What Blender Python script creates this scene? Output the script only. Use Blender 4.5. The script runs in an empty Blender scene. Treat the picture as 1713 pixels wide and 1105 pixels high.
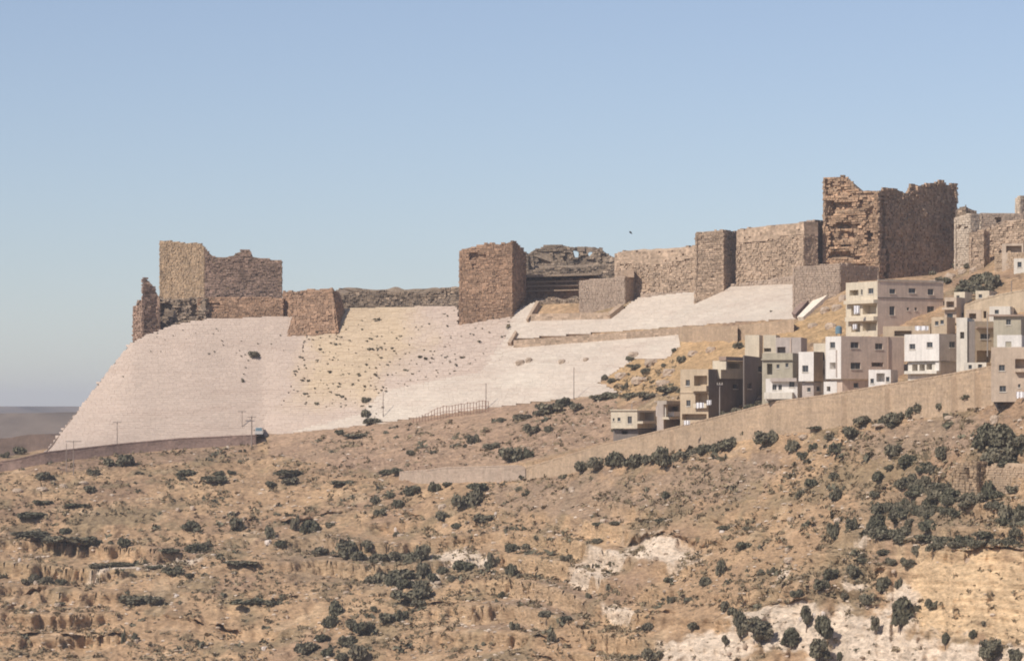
import bpy, math, random
import numpy as np
from mathutils import Vector
R_ = math.radians
rng = np.random.RandomState(7)
random.seed(11)
sc = bpy.context.scene
col = sc.collection

# ------------------------------------------------------------------ camera, sky, sun, exposure
FW, FH = 1713.0, 1105.0
HZ = 690.0                                   # eye level in the picture
K = 2 * math.tan(R_(9.0)) / FW               # metres per pixel per metre of distance
cam_d = bpy.data.cameras.new('camera')
cam = bpy.data.objects.new('camera', cam_d); col.objects.link(cam)
cam.location = (0, 0, 0); cam.rotation_euler = (R_(90), 0, 0)
cam_d.sensor_fit = 'HORIZONTAL'; cam_d.angle = R_(18.0)
cam_d.shift_y = (HZ - FH / 2) / FW
cam_d.clip_start = 0.5; cam_d.clip_end = 60000
sc.camera = cam

SUN = Vector((-0.54, -0.51, 0.67)).normalized()      # towards the sun
world = bpy.data.worlds.new('World'); sc.world = world
world.use_nodes = True
nt = world.node_tree; nt.nodes.clear()
sky = nt.nodes.new('ShaderNodeTexSky'); sky.sky_type = 'NISHITA'; sky.sun_disc = False
sky.sun_elevation = math.asin(SUN.z); sky.sun_rotation = math.atan2(SUN.x, SUN.y)
sky.altitude = 900; sky.air_density = 1.0; sky.dust_density = 0.6; sky.ozone_density = 3.0
hs = nt.nodes.new('ShaderNodeHueSaturation'); hs.inputs['Saturation'].default_value = 0.80
bg = nt.nodes.new('ShaderNodeBackground'); bg.inputs['Strength'].default_value = 0.101
wo = nt.nodes.new('ShaderNodeOutputWorld')
nt.links.new(sky.outputs[0], hs.inputs['Color']); tn = nt.nodes.new('ShaderNodeMix'); tn.data_type = 'RGBA'; tn.blend_type = 'MULTIPLY'; tn.inputs[0].default_value = 1; tn.inputs[7].default_value = (.98, .97, 1.045, 1)
nt.links.new(hs.outputs[0], tn.inputs[6]); nt.links.new(tn.outputs[2], bg.inputs['Color']); nt.links.new(bg.outputs[0], wo.inputs['Surface'])
sun_d = bpy.data.lights.new('sun', 'SUN'); sun_d.energy = 4.5; sun_d.angle = R_(0.53); sun_d.color = (1.0, 0.93, 0.84)
sun = bpy.data.objects.new('sun', sun_d); col.objects.link(sun)
sun.rotation_euler = (-SUN).to_track_quat('-Z', 'Y').to_euler()
sc.view_settings.view_transform = 'Standard'; sc.view_settings.look = 'None'
sc.view_settings.gamma = 1.0; sc.view_settings.exposure = 0.0
sc.view_settings.use_curve_mapping = False
sc.render.engine = 'CYCLES'
sc.cycles.max_bounces = 4; sc.cycles.volume_bounces = 0; sc.cycles.use_denoising = True
sc.cycles.filter_width = 1.9

# ------------------------------------------------------------------ helpers
def W(px, py, Y):
    return Vector(((px - FW / 2) * K * Y, Y, (HZ - py) * K * Y))

def tag(o, label=None, cat=None, group=None, kind=None):
    if label: o['label'] = label
    if cat: o['category'] = cat
    if group: o['group'] = group
    if kind: o['kind'] = kind
    return o

def link(o, parent=None):
    col.objects.link(o)
    if parent is not None: o.parent = parent
    return o

def empty(name, loc, label, cat, group=None):
    o = bpy.data.objects.new(name, None); o.location = loc; o.empty_display_size = 0.5
    col.objects.link(o); tag(o, label, cat, group); return o

def mesh_np(name, v, f, mat=None, parent=None, cols=None, smooth=False, data_only=False, loc=None):
    """v (N,3) array, f (M,k) array of indices or list of such arrays"""
    v = np.asarray(v, dtype=np.float32)
    if loc is not None: v = v - np.asarray(loc, dtype=np.float32)
    fs = f if isinstance(f, list) else [f]
    fs = [np.asarray(a, dtype=np.int32) for a in fs if len(a)]
    me = bpy.data.meshes.new(name)
    me.vertices.add(len(v)); me.vertices.foreach_set('co', v.ravel())
    loops = np.concatenate([a.ravel() for a in fs])
    sizes = np.concatenate([np.full(len(a), a.shape[1], dtype=np.int32) for a in fs])
    starts = np.concatenate([[0], np.cumsum(sizes)[:-1]]).astype(np.int32)
    me.loops.add(len(loops)); me.loops.foreach_set('vertex_index', loops)
    me.polygons.add(len(sizes)); me.polygons.foreach_set('loop_start', starts)
    me.polygons.foreach_set('use_smooth', np.full(len(sizes), smooth, dtype=bool))
    if cols is not None:
        a = me.color_attributes.new('tint', 'FLOAT_COLOR', 'POINT')
        c = np.ones((len(v), 4), dtype=np.float32); c[:, :3] = cols
        a.data.foreach_set('color', c.ravel())
    if mat: me.materials.append(mat)
    me.update(calc_edges=True)
    if data_only: return me
    o = bpy.data.objects.new(name, me)
    if loc is not None and parent is None: o.location = loc
    return link(o, parent)

class Geo:
    """collects quads, boxes and tubes; build() links them as one mesh object"""
    def __init__(s): s.v = []; s.f = []; s.t = []
    def quad(s, a, b, c, d, t=(.5, .5, .5)):
        n = len(s.v); s.v += [tuple(a), tuple(b), tuple(c), tuple(d)]; s.t += [t] * 4; s.f.append((n, n + 1, n + 2, n + 3))
    def hexa(s, p, t=(.5, .5, .5)):
        n = len(s.v); s.v += [tuple(q) for q in p]; s.t += [t] * 8
        for q in ((3, 2, 1, 0), (4, 5, 6, 7), (0, 1, 5, 4), (1, 2, 6, 5), (2, 3, 7, 6), (3, 0, 4, 7)):
            s.f.append(tuple(n + i for i in q))
    def box(s, x0, x1, y0, y1, z0, z1, t=(.5, .5, .5)):
        s.hexa([(x0, y0, z0), (x1, y0, z0), (x1, y1, z0), (x0, y1, z0), (x0, y0, z1), (x1, y0, z1), (x1, y1, z1), (x0, y1, z1)], t)
    def tube(s, a, b, r0, r1, n=8):
        a = Vector(a); b = Vector(b); d = (b - a).normalized()
        u = d.orthogonal().normalized(); w = d.cross(u); k = len(s.v)
        for P, r in ((a, r0), (b, r1)):
            for i in range(n):
                an = 2 * math.pi * i / n; s.v.append(tuple(P + (u * math.cos(an) + w * math.sin(an)) * r)); s.t.append((.5, .5, .5))
        for i in range(n):
            j = (i + 1) % n; s.f.append((k + i, k + j, k + n + j, k + n + i))
        s.f.append(tuple(k + i for i in range(n))[::-1]); s.f.append(tuple(k + n + i for i in range(n)))
    def build(s, name, mat, parent=None, loc=None, smooth=False):
        by = {}
        for f in s.f: by.setdefault(len(f), []).append(f)
        base = loc if loc is not None else (tuple(parent.location) if parent is not None and parent.parent is None else None)
        if parent is not None and parent.parent is not None: base = tuple(Vector(parent.parent.location) + parent.location)
        return mesh_np(name, np.array(s.v), [np.array(x) for x in by.values()], mat, parent, cols=np.array(s.t), smooth=smooth, loc=base)

# numpy value noise
_tab = rng.rand(256, 256)
def n2(x, y, seed=0):
    x = np.asarray(x, float) + seed * 17.31; y = np.asarray(y, float) + seed * 9.77
    xi = np.floor(x).astype(int); yi = np.floor(y).astype(int); fx = x - xi; fy = y - yi
    fx = fx * fx * (3 - 2 * fx); fy = fy * fy * (3 - 2 * fy)
    a = _tab[xi & 255, yi & 255]; b = _tab[(xi + 1) & 255, yi & 255]; c = _tab[xi & 255, (yi + 1) & 255]; d = _tab[(xi + 1) & 255, (yi + 1) & 255]
    return (a * (1 - fx) + b * fx) * (1 - fy) + (c * (1 - fx) + d * fx) * fy
def fbm(x, y, o=4, seed=0):
    r = 0; a = 1; s = 0
    for i in range(o): r = r + a * n2(x * 2 ** i, y * 2 ** i, seed + i * 3); s += a; a *= .5
    return r / s * 2 - 1
def sst(a, b, x): t = np.clip((x - a) / (b - a), 0, 1); return t * t * (3 - 2 * t)
def in_poly(px, py, poly):
    px = np.asarray(px, float); py = np.asarray(py, float); r = np.zeros(px.shape, bool); n = len(poly)
    for i in range(n):
        x0, y0 = poly[i]; x1, y1 = poly[(i + 1) % n]
        if y0 == y1: continue
        c = ((y0 > py) != (y1 > py)) & (px < (x1 - x0) * (py - y0) / (y1 - y0) + x0); r ^= c
    return r

# ------------------------------------------------------------------ materials
def mat_base(name, rough=0.95):
    m = bpy.data.materials.new(name); m.use_nodes = True; t = m.node_tree
    b = t.nodes['Principled BSDF']; b.inputs['Roughness'].default_value = rough
    try: b.inputs['Specular IOR Level'].default_value = 0.15
    except Exception: pass
    return m, t, b
def nd(t, typ, **kw):
    n = t.nodes.new(typ)
    for k, v in kw.items(): setattr(n, k, v)
    return n
def mixc(t, fac, a, b, mode='MIX'):
    n = nd(t, 'ShaderNodeMix', data_type='RGBA', blend_type=mode)
    for s, v in ((n.inputs[0], fac), (n.inputs[6], a), (n.inputs[7], b)):
        if hasattr(v, 'is_output') or isinstance(v, bpy.types.NodeSocket): t.links.new(v, s)
        else: s.default_value = v if not isinstance(v, tuple) or len(v) == 4 else (*v, 1)
    return n.outputs[2]
def noise(t, scale, detail=4, rough=.6, vec=None):
    n = nd(t, 'ShaderNodeTexNoise'); n.inputs['Scale'].default_value = scale; n.inputs['Detail'].default_value = detail; n.inputs['Roughness'].default_value = rough
    if vec is None:
        g = nd(t, 'ShaderNodeNewGeometry'); vec = g.outputs['Position']
    t.links.new(vec, n.inputs['Vector']); return n.outputs['Fac']
def ramp(t, fac, a, b, lo=0., hi=1.):
    n = nd(t, 'ShaderNodeMapRange'); t.links.new(fac, n.inputs[0])
    n.inputs[1].default_value = a; n.inputs[2].default_value = b; n.inputs[3].default_value = lo; n.inputs[4].default_value = hi
    return n.outputs[0]
def grey(t, v):
    n = nd(t, 'ShaderNodeCombineColor'); [t.links.new(v, n.inputs[i]) for i in range(3)]; return n.outputs[0]
def bump(t, b, h, strength, dist):
    n = nd(t, 'ShaderNodeBump'); n.inputs['Strength'].default_value = strength; n.inputs['Distance'].default_value = dist
    t.links.new(h, n.inputs['Height']); t.links.new(n.outputs[0], b.inputs['Normal'])

def stone_mat(name, c, alt, spread=.5, big=.25, bstr=.6):
    """tint.r = brightness of the single stone, tint.g = how far it goes to the second stone colour"""
    m, t, b = mat_base(name)
    a = nd(t, 'ShaderNodeAttribute', attribute_name='tint')
    sp = nd(t, 'ShaderNodeSeparateColor'); t.links.new(a.outputs['Color'], sp.inputs[0])
    c0 = mixc(t, sp.outputs[1], c, alt)
    k1 = grey(t, ramp(t, sp.outputs[0], 0, 1, 1 - spread, 1 + spread))
    c1 = mixc(t, 1.0, c0, k1, 'MULTIPLY')
    k2 = grey(t, ramp(t, noise(t, .16, 5, .65), .3, .7, 1 - big, 1 + big))
    c2 = mixc(t, 1.0, c1, k2, 'MULTIPLY')
    mp = nd(t, 'ShaderNodeMapping'); gq = nd(t, 'ShaderNodeNewGeometry'); t.links.new(gq.outputs['Position'], mp.inputs[0]); mp.inputs['Scale'].default_value = (.9, .9, .07)
    c2 = mixc(t, 1.0, c2, grey(t, ramp(t, noise(t, 1.0, 5, .7, mp.outputs[0]), .35, .7, 1.06, .84)), 'MULTIPLY')
    f = noise(t, 2.2, 4, .7)
    c3 = mixc(t, 1.0, c2, grey(t, ramp(t, f, .3, .7, .8, 1.2)), 'MULTIPLY')
    t.links.new(c3, b.inputs['Base Color']); bump(t, b, f, bstr, .3)
    return m
def plain_mat(name, c, var=.12, scale=.5, rough=.9, bstr=.15, stain=None):
    m, t, b = mat_base(name, rough)
    c1 = mixc(t, 1.0, c, grey(t, ramp(t, noise(t, scale, 5, .65), .3, .7, 1 - var, 1 + var)), 'MULTIPLY')
    if stain: c1 = mixc(t, ramp(t, noise(t, scale * .7, 6, .7), .5, .7, 0, .7), c1, stain)
    mp = nd(t, 'ShaderNodeMapping'); gq = nd(t, 'ShaderNodeNewGeometry'); t.links.new(gq.outputs['Position'], mp.inputs[0]); mp.inputs['Scale'].default_value = (1.6, 1.6, .15)
    c1 = mixc(t, 1.0, c1, grey(t, ramp(t, noise(t, 1.0, 5, .75, mp.outputs[0]), .4, .72, 1.03, .8)), 'MULTIPLY')
    f = noise(t, 3, 3, .7)
    c2 = mixc(t, 1.0, c1, grey(t, ramp(t, f, .3, .7, .92, 1.08)), 'MULTIPLY')
    t.links.new(c2, b.inputs['Base Color']); bump(t, b, f, bstr, .1)
    return m
M = {}
M['tan'] = stone_mat('stone_tan', (.43, .30, .185), (.33, .24, .16), .35, .18)
M['brown'] = stone_mat('stone_brown', (.375, .235, .15), (.32, .21, .14), .38, .25)
M['brownpale'] = stone_mat('stone_brown_pale', (.40, .27, .20), (.29, .2, .145), .4, .25)
M['rubble'] = stone_mat('stone_rubble', (.36, .27, .19), (.22, .17, .13), .55, .3, 1.)
M['pink'] = stone_mat('stone_pink', (.47, .345, .245), (.41, .30, .21), .36, .16)
M['restored'] = stone_mat('stone_restored', (.45, .345, .26), (.41, .31, .235), .12, .08, .3)
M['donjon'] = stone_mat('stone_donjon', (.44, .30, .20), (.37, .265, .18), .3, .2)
M['donjonlit'] = stone_mat('stone_donjon_broken_lit', (.54, .35, .22), (.38, .26, .17), .5, .3, 1.2)  # broken orange stone, brightened in colour for the sunlight on that face
def paving_mat():
    m, t, b = mat_base('stone_paving')
    a = nd(t, 'ShaderNodeAttribute', attribute_name='tint'); sp = nd(t, 'ShaderNodeSeparateColor'); t.links.new(a.outputs['Color'], sp.inputs[0])
    c = mixc(t, sp.outputs[1], (.50, .395, .318), (.525, .40, .262)); c = mixc(t, sp.outputs[2], c, (.59, .505, .41))
    c = mixc(t, 1.0, c, grey(t, ramp(t, sp.outputs[0], 0, 1, .93, 1.07)), 'MULTIPLY')
    mp = nd(t, 'ShaderNodeMapping'); gq = nd(t, 'ShaderNodeNewGeometry'); t.links.new(gq.outputs['Position'], mp.inputs[0]); mp.inputs['Scale'].default_value = (.05, .05, .5)
    c = mixc(t, ramp(t, noise(t, 1.0, 6, .7, mp.outputs[0]), .5, .72, 0, .45), c, (.40, .29, .225))
    c = mixc(t, 1.0, c, grey(t, ramp(t, noise(t, .09, 6, .7), .3, .7, .93, 1.06)), 'MULTIPLY')
    f = noise(t, 1.7, 5, .75); c = mixc(t, 1.0, c, grey(t, ramp(t, f, .3, .7, .93, 1.06)), 'MULTIPLY')
    t.links.new(c, b.inputs['Base Color']); bump(t, b, f, .5, .25); return m
M['paving'] = paving_mat()
def pave_kind(px, py):
    w1 = fbm(np.array(px / 40.), np.array(py / 25.), 3, 77) * 22
    d = min(px - np.interp(py, [520, 600, 664, 690], [500, 500, 476, 450]), 690 - np.interp(px, [480, 640, 700], [10, 18, 60]) - py, (np.interp(py, [520, 580, 640, 700], [700, 720, 650, 640]) - px) * .5)
    sand = float(np.clip((d + w1 + 10) / 40, 0, 1))
    e = min(px - np.interp(py, [500, 560, 620, 650, 690, 730], [860, 842, 800, 640, 600, 440]), 2000)
    pale = float(np.clip((e + w1 * .3 + 3) / 10, 0, 1)) * (.75 + .25 * float(sst(.0, .5, fbm(np.array(px / 50.), np.array(py / 30.), 3, 79))))
    return sand * .85 * (1 - pale), pale
M['ashlar'] = stone_mat('stone_pale_ashlar', (.58, .47, .36), (.52, .42, .32), .1, .08, .3)
M['glacis'] = stone_mat('stone_glacis', (.66, .53, .44), (.64, .545, .435), .075, .07, .25)
M['glaciswhite'] = stone_mat('stone_glacis_pale', (.78, .67, .56), (.77, .69, .55), .05, .05, .2)
M['sandy'] = stone_mat('stone_glacis_sandy', (.64, .48, .33), (.6, .47, .36), .1, .1, .5)
M['retain'] = stone_mat('stone_retaining', (.47, .34, .225), (.41, .30, .205), .08, .14, .3)
M['roadwall'] = stone_mat('stone_road_wall', (.30, .205, .165), (.25, .175, .14), .2, .2, .5)
M['cream'] = plain_mat('plaster_cream', (.62, .53, .40), .1)
M['ochre'] = plain_mat('plaster_ochre', (.52, .37, .22), .1)
M['tanplaster'] = plain_mat('plaster_tan', (.5, .39, .27), .12)
M['beige'] = plain_mat('plaster_beige', (.52, .41, .31), .1, stain=(.4, .31, .23))
M['white'] = plain_mat('plaster_white', (.71, .66, .60), .06)
M['offwhite'] = plain_mat('plaster_offwhite', (.66, .60, .51), .06)
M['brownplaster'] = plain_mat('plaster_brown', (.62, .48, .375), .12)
M['olive'] = plain_mat('plaster_olive', (.42, .37, .28), .1)
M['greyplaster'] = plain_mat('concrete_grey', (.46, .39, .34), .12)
M['dark_and_shade'] = plain_mat('plaster_dark_and_shade', (.21, .175, .15), .12)  # dark plaster that also carries the shade of walls turned from the sun
M['roofc'] = plain_mat('roof_concrete', (.45, .38, .31), .15)
M['sheet'] = plain_mat('roof_sheet', (.36, .26, .2), .2)
M['frame'] = plain_mat('window_frame', (.26, .23, .2), .05, rough=.5)
M['wood'] = plain_mat('pole_wood', (.3, .24, .2), .2)
M['poleconcrete'] = plain_mat('pole_concrete', (.33, .29, .26), .1)
M['rust'] = plain_mat('fence_rust', (.34, .2, .15), .2)
M['cloth'] = plain_mat('cloth_white', (.82, .8, .8), .03)
M['tank'] = plain_mat('tank_blue', (.16, .24, .28), .1, rough=.5)
M['paint'] = plain_mat('van_paint', (.5, .48, .46), .05, rough=.35)
M['tyre'] = plain_mat('tyre_rubber', (.03, .03, .03), .05)
M['feather'] = plain_mat('feather', (.03, .03, .035), .05)
M['asphalt'] = plain_mat('road_dust', (.32, .25, .2), .12)
M['door'] = plain_mat('door_paint', (.13, .1, .09), .1)
m, t, b = mat_base('window_glass', .15); b.inputs['Base Color'].default_value = (.04, .045, .05, 1); b.inputs['Specular IOR Level'].default_value = .5; M['glass'] = m

def foliage_mat(name, c1, c2):
    m, t, b = mat_base(name, .8)
    oi = nd(t, 'ShaderNodeObjectInfo')
    a = nd(t, 'ShaderNodeAttribute', attribute_name='tint'); sp = nd(t, 'ShaderNodeSeparateColor'); t.links.new(a.outputs['Color'], sp.inputs[0])
    c = mixc(t, oi.outputs['Random'], c1, c2)
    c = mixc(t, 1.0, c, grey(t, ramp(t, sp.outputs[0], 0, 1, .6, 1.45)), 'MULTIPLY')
    t.links.new(c, b.inputs['Base Color']); return m
M['leaf'] = foliage_mat('foliage_dark', (.115, .108, .07), (.18, .155, .105))
M['leafdry'] = foliage_mat('foliage_dry', (.235, .175, .105), (.165, .14, .085))
M['bark'] = plain_mat('bark', (.16, .12, .09), .2)

# terrain material: tint = soil colour laid on by place
def ground_mat(name, detail=1.):
    m, t, b = mat_base(name, 1.)
    a = nd(t, 'ShaderNodeAttribute', attribute_name='tint')
    c = a.outputs['Color']
    mp = nd(t, 'ShaderNodeMapping'); g = nd(t, 'ShaderNodeNewGeometry'); t.links.new(g.outputs['Position'], mp.inputs[0]); mp.inputs['Scale'].default_value = (.55, .55, 1.6)
    f1 = noise(t, .35, 6, .7, mp.outputs[0]); f2 = noise(t, 1.6, 5, .75, mp.outputs[0])
    c = mixc(t, 1.0, c, grey(t, ramp(t, f1, .3, .7, .74, 1.22)), 'MULTIPLY')
    c = mixc(t, 1.0, c, grey(t, ramp(t, f2,   .3, .7, .55, 1.42)), 'MULTIPLY')
    sp = nd(t, 'ShaderNodeTexVoronoi'); sp.inputs['Scale'].default_value = 1.1; t.links.new(mp.outputs[0], sp.inputs['Vector'])
    k = ramp(t, sp.outputs['Distance'], .12, .3, .75, 0); kk = nd(t, 'ShaderNodeMath', operation='MULTIPLY'); t.links.new(k, kk.inputs[0])
    t.links.new(ramp(t, noise(t, .12, 4, .6), .42, .62, 0, 1), kk.inputs[1])
    c = mixc(t, kk.outputs[0], c, (.12, .095, .06))
    t.links.new(c, b.inputs['Base Color']); bump(t, b, f2, .9, .5)
    return m
M['ground'] = ground_mat('hillside_ground')
M['farhill'] = plain_mat('far_hill_earth', (.16, .12, .09), .6, .012, 1., 0)

# ------------------------------------------------------------------ the lie of the land: six guide lines across the hill, each (x in the picture, row, distance)
GX = [-400, 0, 75, 220, 323, 440, 490, 640, 765, 860, 885, 1035, 1070, 1140, 1210, 1300, 1320, 1340, 1450, 1560, 1600, 1713, 2100]
def gl(pts): return ([p[0] for p in pts], [p[1] for p in pts], [p[2] for p in pts])
LT = gl([(-400, 772, 672), (0, 767, 674), (75, 751, 690), (135, 680, 697), (220, 571, 703), (323, 538, 704), (490, 528, 703), (640, 520, 700), (765, 522, 693), (885, 505, 690), (1070, 498, 676), (1210, 480, 655), (1320, 470, 640), (1450, 470, 612), (1560, 460, 604), (1600, 450, 602), (1713, 400, 598), (2100, 380, 590)])
LA = gl([(-400, 780, 668), (0, 776, 668), (75, 759, 670), (220, 743, 676), (440, 727, 680), (640, 705, 666), (860, 676, 650), (1035, 656, 632), (1140, 600, 622), (1230, 560, 614), (1340, 536, 604), (1450, 505, 594), (1600, 488, 583), (1713, 480, 575), (2100, 450, 560)])
LA2 = gl([(-400, 794, 662), (0, 790, 662), (75, 773, 664), (220, 757, 670), (440, 740, 674), (640, 712, 663), (860, 683, 647), (1035, 663, 629), (1140, 610, 619), (1230, 570, 611), (1340, 548, 600), (1450, 520, 586), (1600, 503, 572), (1713, 495, 562), (2100, 460, 550)])
LB = gl([(-400, 852, 636), (0, 832, 636), (220, 815, 636), (440, 806, 634), (640, 797, 618), (715, 787, 606), (860, 777, 588), (1020, 743, 562), (1100, 722, 552), (1200, 697, 540), (1300, 673, 528), (1450, 650, 510), (1560, 631, 497), (1660, 614, 486), (1713, 606, 480), (2100, 560, 440)])
LB2 = ([p for p in LB[0]], [y - (.5 if x > 860 else 2) for x, y in zip(LB[0], LB[1])], [Y + (13 if x > 1000 else 1) for x, Y in zip(LB[0], LB[2])])
LC = gl([(-400, 858, 633), (0, 838, 633), (220, 821, 633), (440, 812, 631), (640, 803, 615), (715, 805, 604), (860, 800, 586), (940, 790, 574), (1030, 768, 559), (1130, 748, 547), (1250, 728, 532), (1350, 715, 520), (1460, 697, 506), (1560, 691, 494), (1660, 669, 483), (1713, 690, 470), (2100, 640, 430)])
LE = gl([(-400, 1000, 585), (0, 1000, 580), (440, 1000, 566), (860, 1030, 530), (1035, 1040, 505), (1110, 1010, 500), (1250, 985, 486), (1400, 965, 474), (1500, 950, 466), (1600, 905, 456), (1713, 905, 446), (2100, 880, 410)])
LD = gl([(-400, 1260, 540), (0, 1260, 532), (440, 1260, 510), (860, 1260, 484), (1035, 1260, 466), (1150, 1260, 462), (1300, 1260, 454), (1450, 1260, 446), (1713, 1260, 426), (2100, 1260, 390)])
LINES = [LT, LA, LA2, LB2, LB, LC, LE, LD]
def Yb(px, py):
    px = np.asarray(px, float); py = np.asarray(py, float); px, py = np.broadcast_arrays(px, py)
    P = [np.interp(px, l[0], l[1]) for l in LINES]; Y = [np.interp(px, l[0], l[2]) for l in LINES]
    s = (Y[1] - Y[0]) / np.maximum(P[1] - P[0], 1)
    r = Y[0] + s * (py - P[0])
    for i in range(len(LINES) - 1):
        t = np.clip((py - P[i]) / np.maximum(P[i + 1] - P[i], .5), 0, 1)
        r = np.where(py >= P[i], Y[i] * (1 - t) + Y[i + 1] * t, r)
    return r
def P3(px, py, off=0.):
    Y = Yb(px, py) + off
    return np.stack([(px - FW / 2) * K * Y, Y, (HZ - py) * K * Y], -1)

# paved slopes of the castle (outlines in picture coordinates of the slope surface)
G_LEFT = [(75, 757), (100, 726), (135, 681), (180, 622), (220, 573), (245, 560), (290, 544), (323, 538), (350, 534), (487, 529), (487, 546), (512, 546), (505, 600), (480, 664), (450, 700), (440, 727), (300, 735), (200, 745)]
G_SAND = [(487, 529), (583, 516), (765, 512), (765, 544), (862, 520), (840, 600), (770, 625), (640, 645), (642, 700), (590, 690), (470, 676), (480, 664), (505, 600), (512, 546), (487, 546)]
G_MID = [(470, 676), (590, 690), (642, 700), (640, 645), (770, 625), (840, 600), (862, 520), (899, 504), (886, 530), (880, 545), (862, 562), (854, 579), (1138, 557), (1136, 580), (1112, 600), (1060, 600), (1000, 640), (1035, 656), (860, 676), (720, 694), (645, 705), (560, 716), (440, 727), (450, 700)]
G_UP = [(886, 532), (1018, 530), (1034, 522), (1068, 499), (1210, 482), (1325, 469), (1376, 482), (1330, 532), (1140, 545), (860, 566), (866, 552)]

# ------------------------------------------------------------------ hillside terrain
NR = 360
pxs = np.concatenate([np.linspace(-1700, -340, 60), np.linspace(-320, 2030, 760), np.linspace(2050, 3400, 60)]); NC = len(pxs)
top_py = np.interp(pxs, LT[0], LT[1]) + np.where(pxs < 330, 8, np.where(pxs < 1150, 5, 0)) * np.where(pxs < 70, 0, 1)
vv = np.linspace(0, 1, NR)
PX = np.repeat(pxs[:, None], NR, 1); PY = top_py[:, None] + (1250 - top_py[:, None]) * vv[None, :]
YB = Yb(PX, PY)
LAp = np.interp(pxs, LA[0], LA[1])[:, None]; LBp = np.interp(pxs, LB[0], LB[1])[:, None]; LCp = np.interp(pxs, LC[0], LC[1])[:, None]
below = sst(0, 30, PY - LAp - 8)
m_up = np.where(PX > 1120, sst(1120, 1160, PX) * .55, 0.)
mask = np.maximum(below, m_up * sst(0, 15, PY - top_py[:, None]))
nearwall = np.where(PX > 690, 1 - .85 * (sst(-14, -2, PY - LBp) * (1 - sst(2, 14, PY - LCp))), 1.)
mask = mask * nearwall
glm = in_poly(PX, PY, G_LEFT) | in_poly(PX, PY, G_SAND) | in_poly(PX, PY, G_MID) | in_poly(PX, PY, G_UP) | ((PY < LAp) & (PX < 990))
# terrain lies back under the paving
YT = YB + np.where(glm, 1.6, 0.); mask = np.where(glm, 0, mask)
X = (PX - FW / 2) * K * YT; Z = (HZ - PY) * K * YT
u = X / 10.; w = (YT * .7 + 0) / 10.
big = fbm(u * .35, w * .35, 4, 1); mid = fbm(u * 1.3, w * 1.6, 4, 5); sm = fbm(u * 6, w * 8, 3, 9)
LEDGES = [(1128, 857, 30, 2.6, 6, 0), (1222, 860, 36, 2.6, 6, .1), (1075, 893, 50, 3, 6, 0), (1165, 892, 50, 3.2, 9, .05), (1285, 888, 36, 2.4, 6, .3), (1415, 921, 36, 3, 7, .1), (1458, 932, 30, 3, 7, .3), (765, 893, 36, 2.2, 5, 0),
          (1045, 1004, 60, 2, 5, 0), (255, 997, 75, 5, 12, 0), (440, 997, 75, 4, 9, .03), (885, 1090, 46, 3, 6, 0), (90, 905, 120, 5, 26, .05), (60, 1055, 130, 8, 34, 0), (170, 1058, 60, 5, 24, 0), (530, 925, 60, 4, 22, -.1), (560, 855, 60, 2.5, 12, -.1),
          (470, 868, 70, 4, 22, 0), (730, 1000, 70, 4, 26, .1), (960, 1065, 90, 3, 10, 0), (330, 1040, 80, 3, 12, .05), (1085, 1010, 50, 2, 6, .1), (40, 985, 80, 3, 10, -.05), (640, 880, 50, 2, 8, 0), (1660, 905, 70, 2.6, 14, 0), (1560, 915, 50, 2.2, 14, -.2), (1300, 990, 60, 2, 8, .05), (190, 940, 70, 2, 5, -.08), (380, 770, 60, 2, 12, .0), (660, 860, 60, 2.2, 8, -.1)]
low = sst(20, 140, PY - LCp)                      # the open slope below the village
dz = (1.5 * big * low + 1.1 * mid * (.35 + .65 * low) + .65 * sm + .3 * fbm(u * 16, w * 20, 2, 19)) * mask
Z1 = Z + dz
# strata: steps of harder rock
Hs = 3.6 + 1.0 * fbm(u * .12, w * .12, 2, 21)
ph = Z1 / 3.6 + 1.3 * fbm(u * .22, w * .1, 3, 13)
fr = ph - np.floor(ph)
stepz = (sst(.68, .93, fr) - fr) * 3.6
clm0 = sst(-10, 25, PY - np.interp(PX, [1100, 1300, 1480, 1600, 2030], [1030, 1000, 950, 915, 900])) * sst(1090, 1150, PX)
smask = (1 - .85 * clm0) * np.clip(fbm(u * .3, w * .5, 3, 31) * 2.2 + .55, 0, 1) * low * mask
Z1 = Z1 + stepz * smask * .8
# undercut: push the steep part of the step towards the valley
dy = -(np.exp(-((fr - .9) / .1) ** 2)) * smask * 2.3
# gullies on banks bottom left and on the cliffs at the right
gul = np.abs(fbm(u * 2.4 + .4 * mid, w * .4, 3, 41)); gl_mask = sst(860, 900, PY) * (1 - sst(1020, 1060, PY)) * (1 - sst(240, 330, PX)) + sst(-20, 25, PY - np.interp(PX, [1100, 1300, 1480, 1600, 2030], [1030, 1000, 950, 915, 900])) * sst(1080, 1160, PX) * .9
dy = dy + gl_mask * (gul * 5.0 - 1.2)
for cx, cy, hw, A_, bd, sl in LEDGES:
    cyy = cy + sl * (PX - cx) + 3.5 * fbm(PX / 14, PY * 0 + cx, 3, 15); fx_ = 1 - sst(.6, 1.0, np.abs(PX - cx) / hw + .18 * fbm(PX / 9, PY * 0 + cy, 3, 18)); rel_ = PY - cyy
    dy = dy + min(A_, 3.0) * .8 * fx_ * (.25 + .75 * sst(-.15, .25, fbm(PX / 22, PY * 0 + cy * .37, 3, 29))) * (np.where(rel_ > 0, np.exp(-(rel_ / bd) ** 2) * sst(0, 2.5, rel_), 0) - .6 * np.exp(-((rel_ + 2.5) / 4) ** 2)) * (1 + (.5 * np.abs(fbm(u * 3.5, w * 0, 3, 44)) if bd > 10 else 0))
rid = np.abs(fbm(u * 3.2, Z1 * .22, 4, 51)); dy = dy + mask * low * (rid * 1.2 - .3)
Yf = YT + dy
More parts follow.
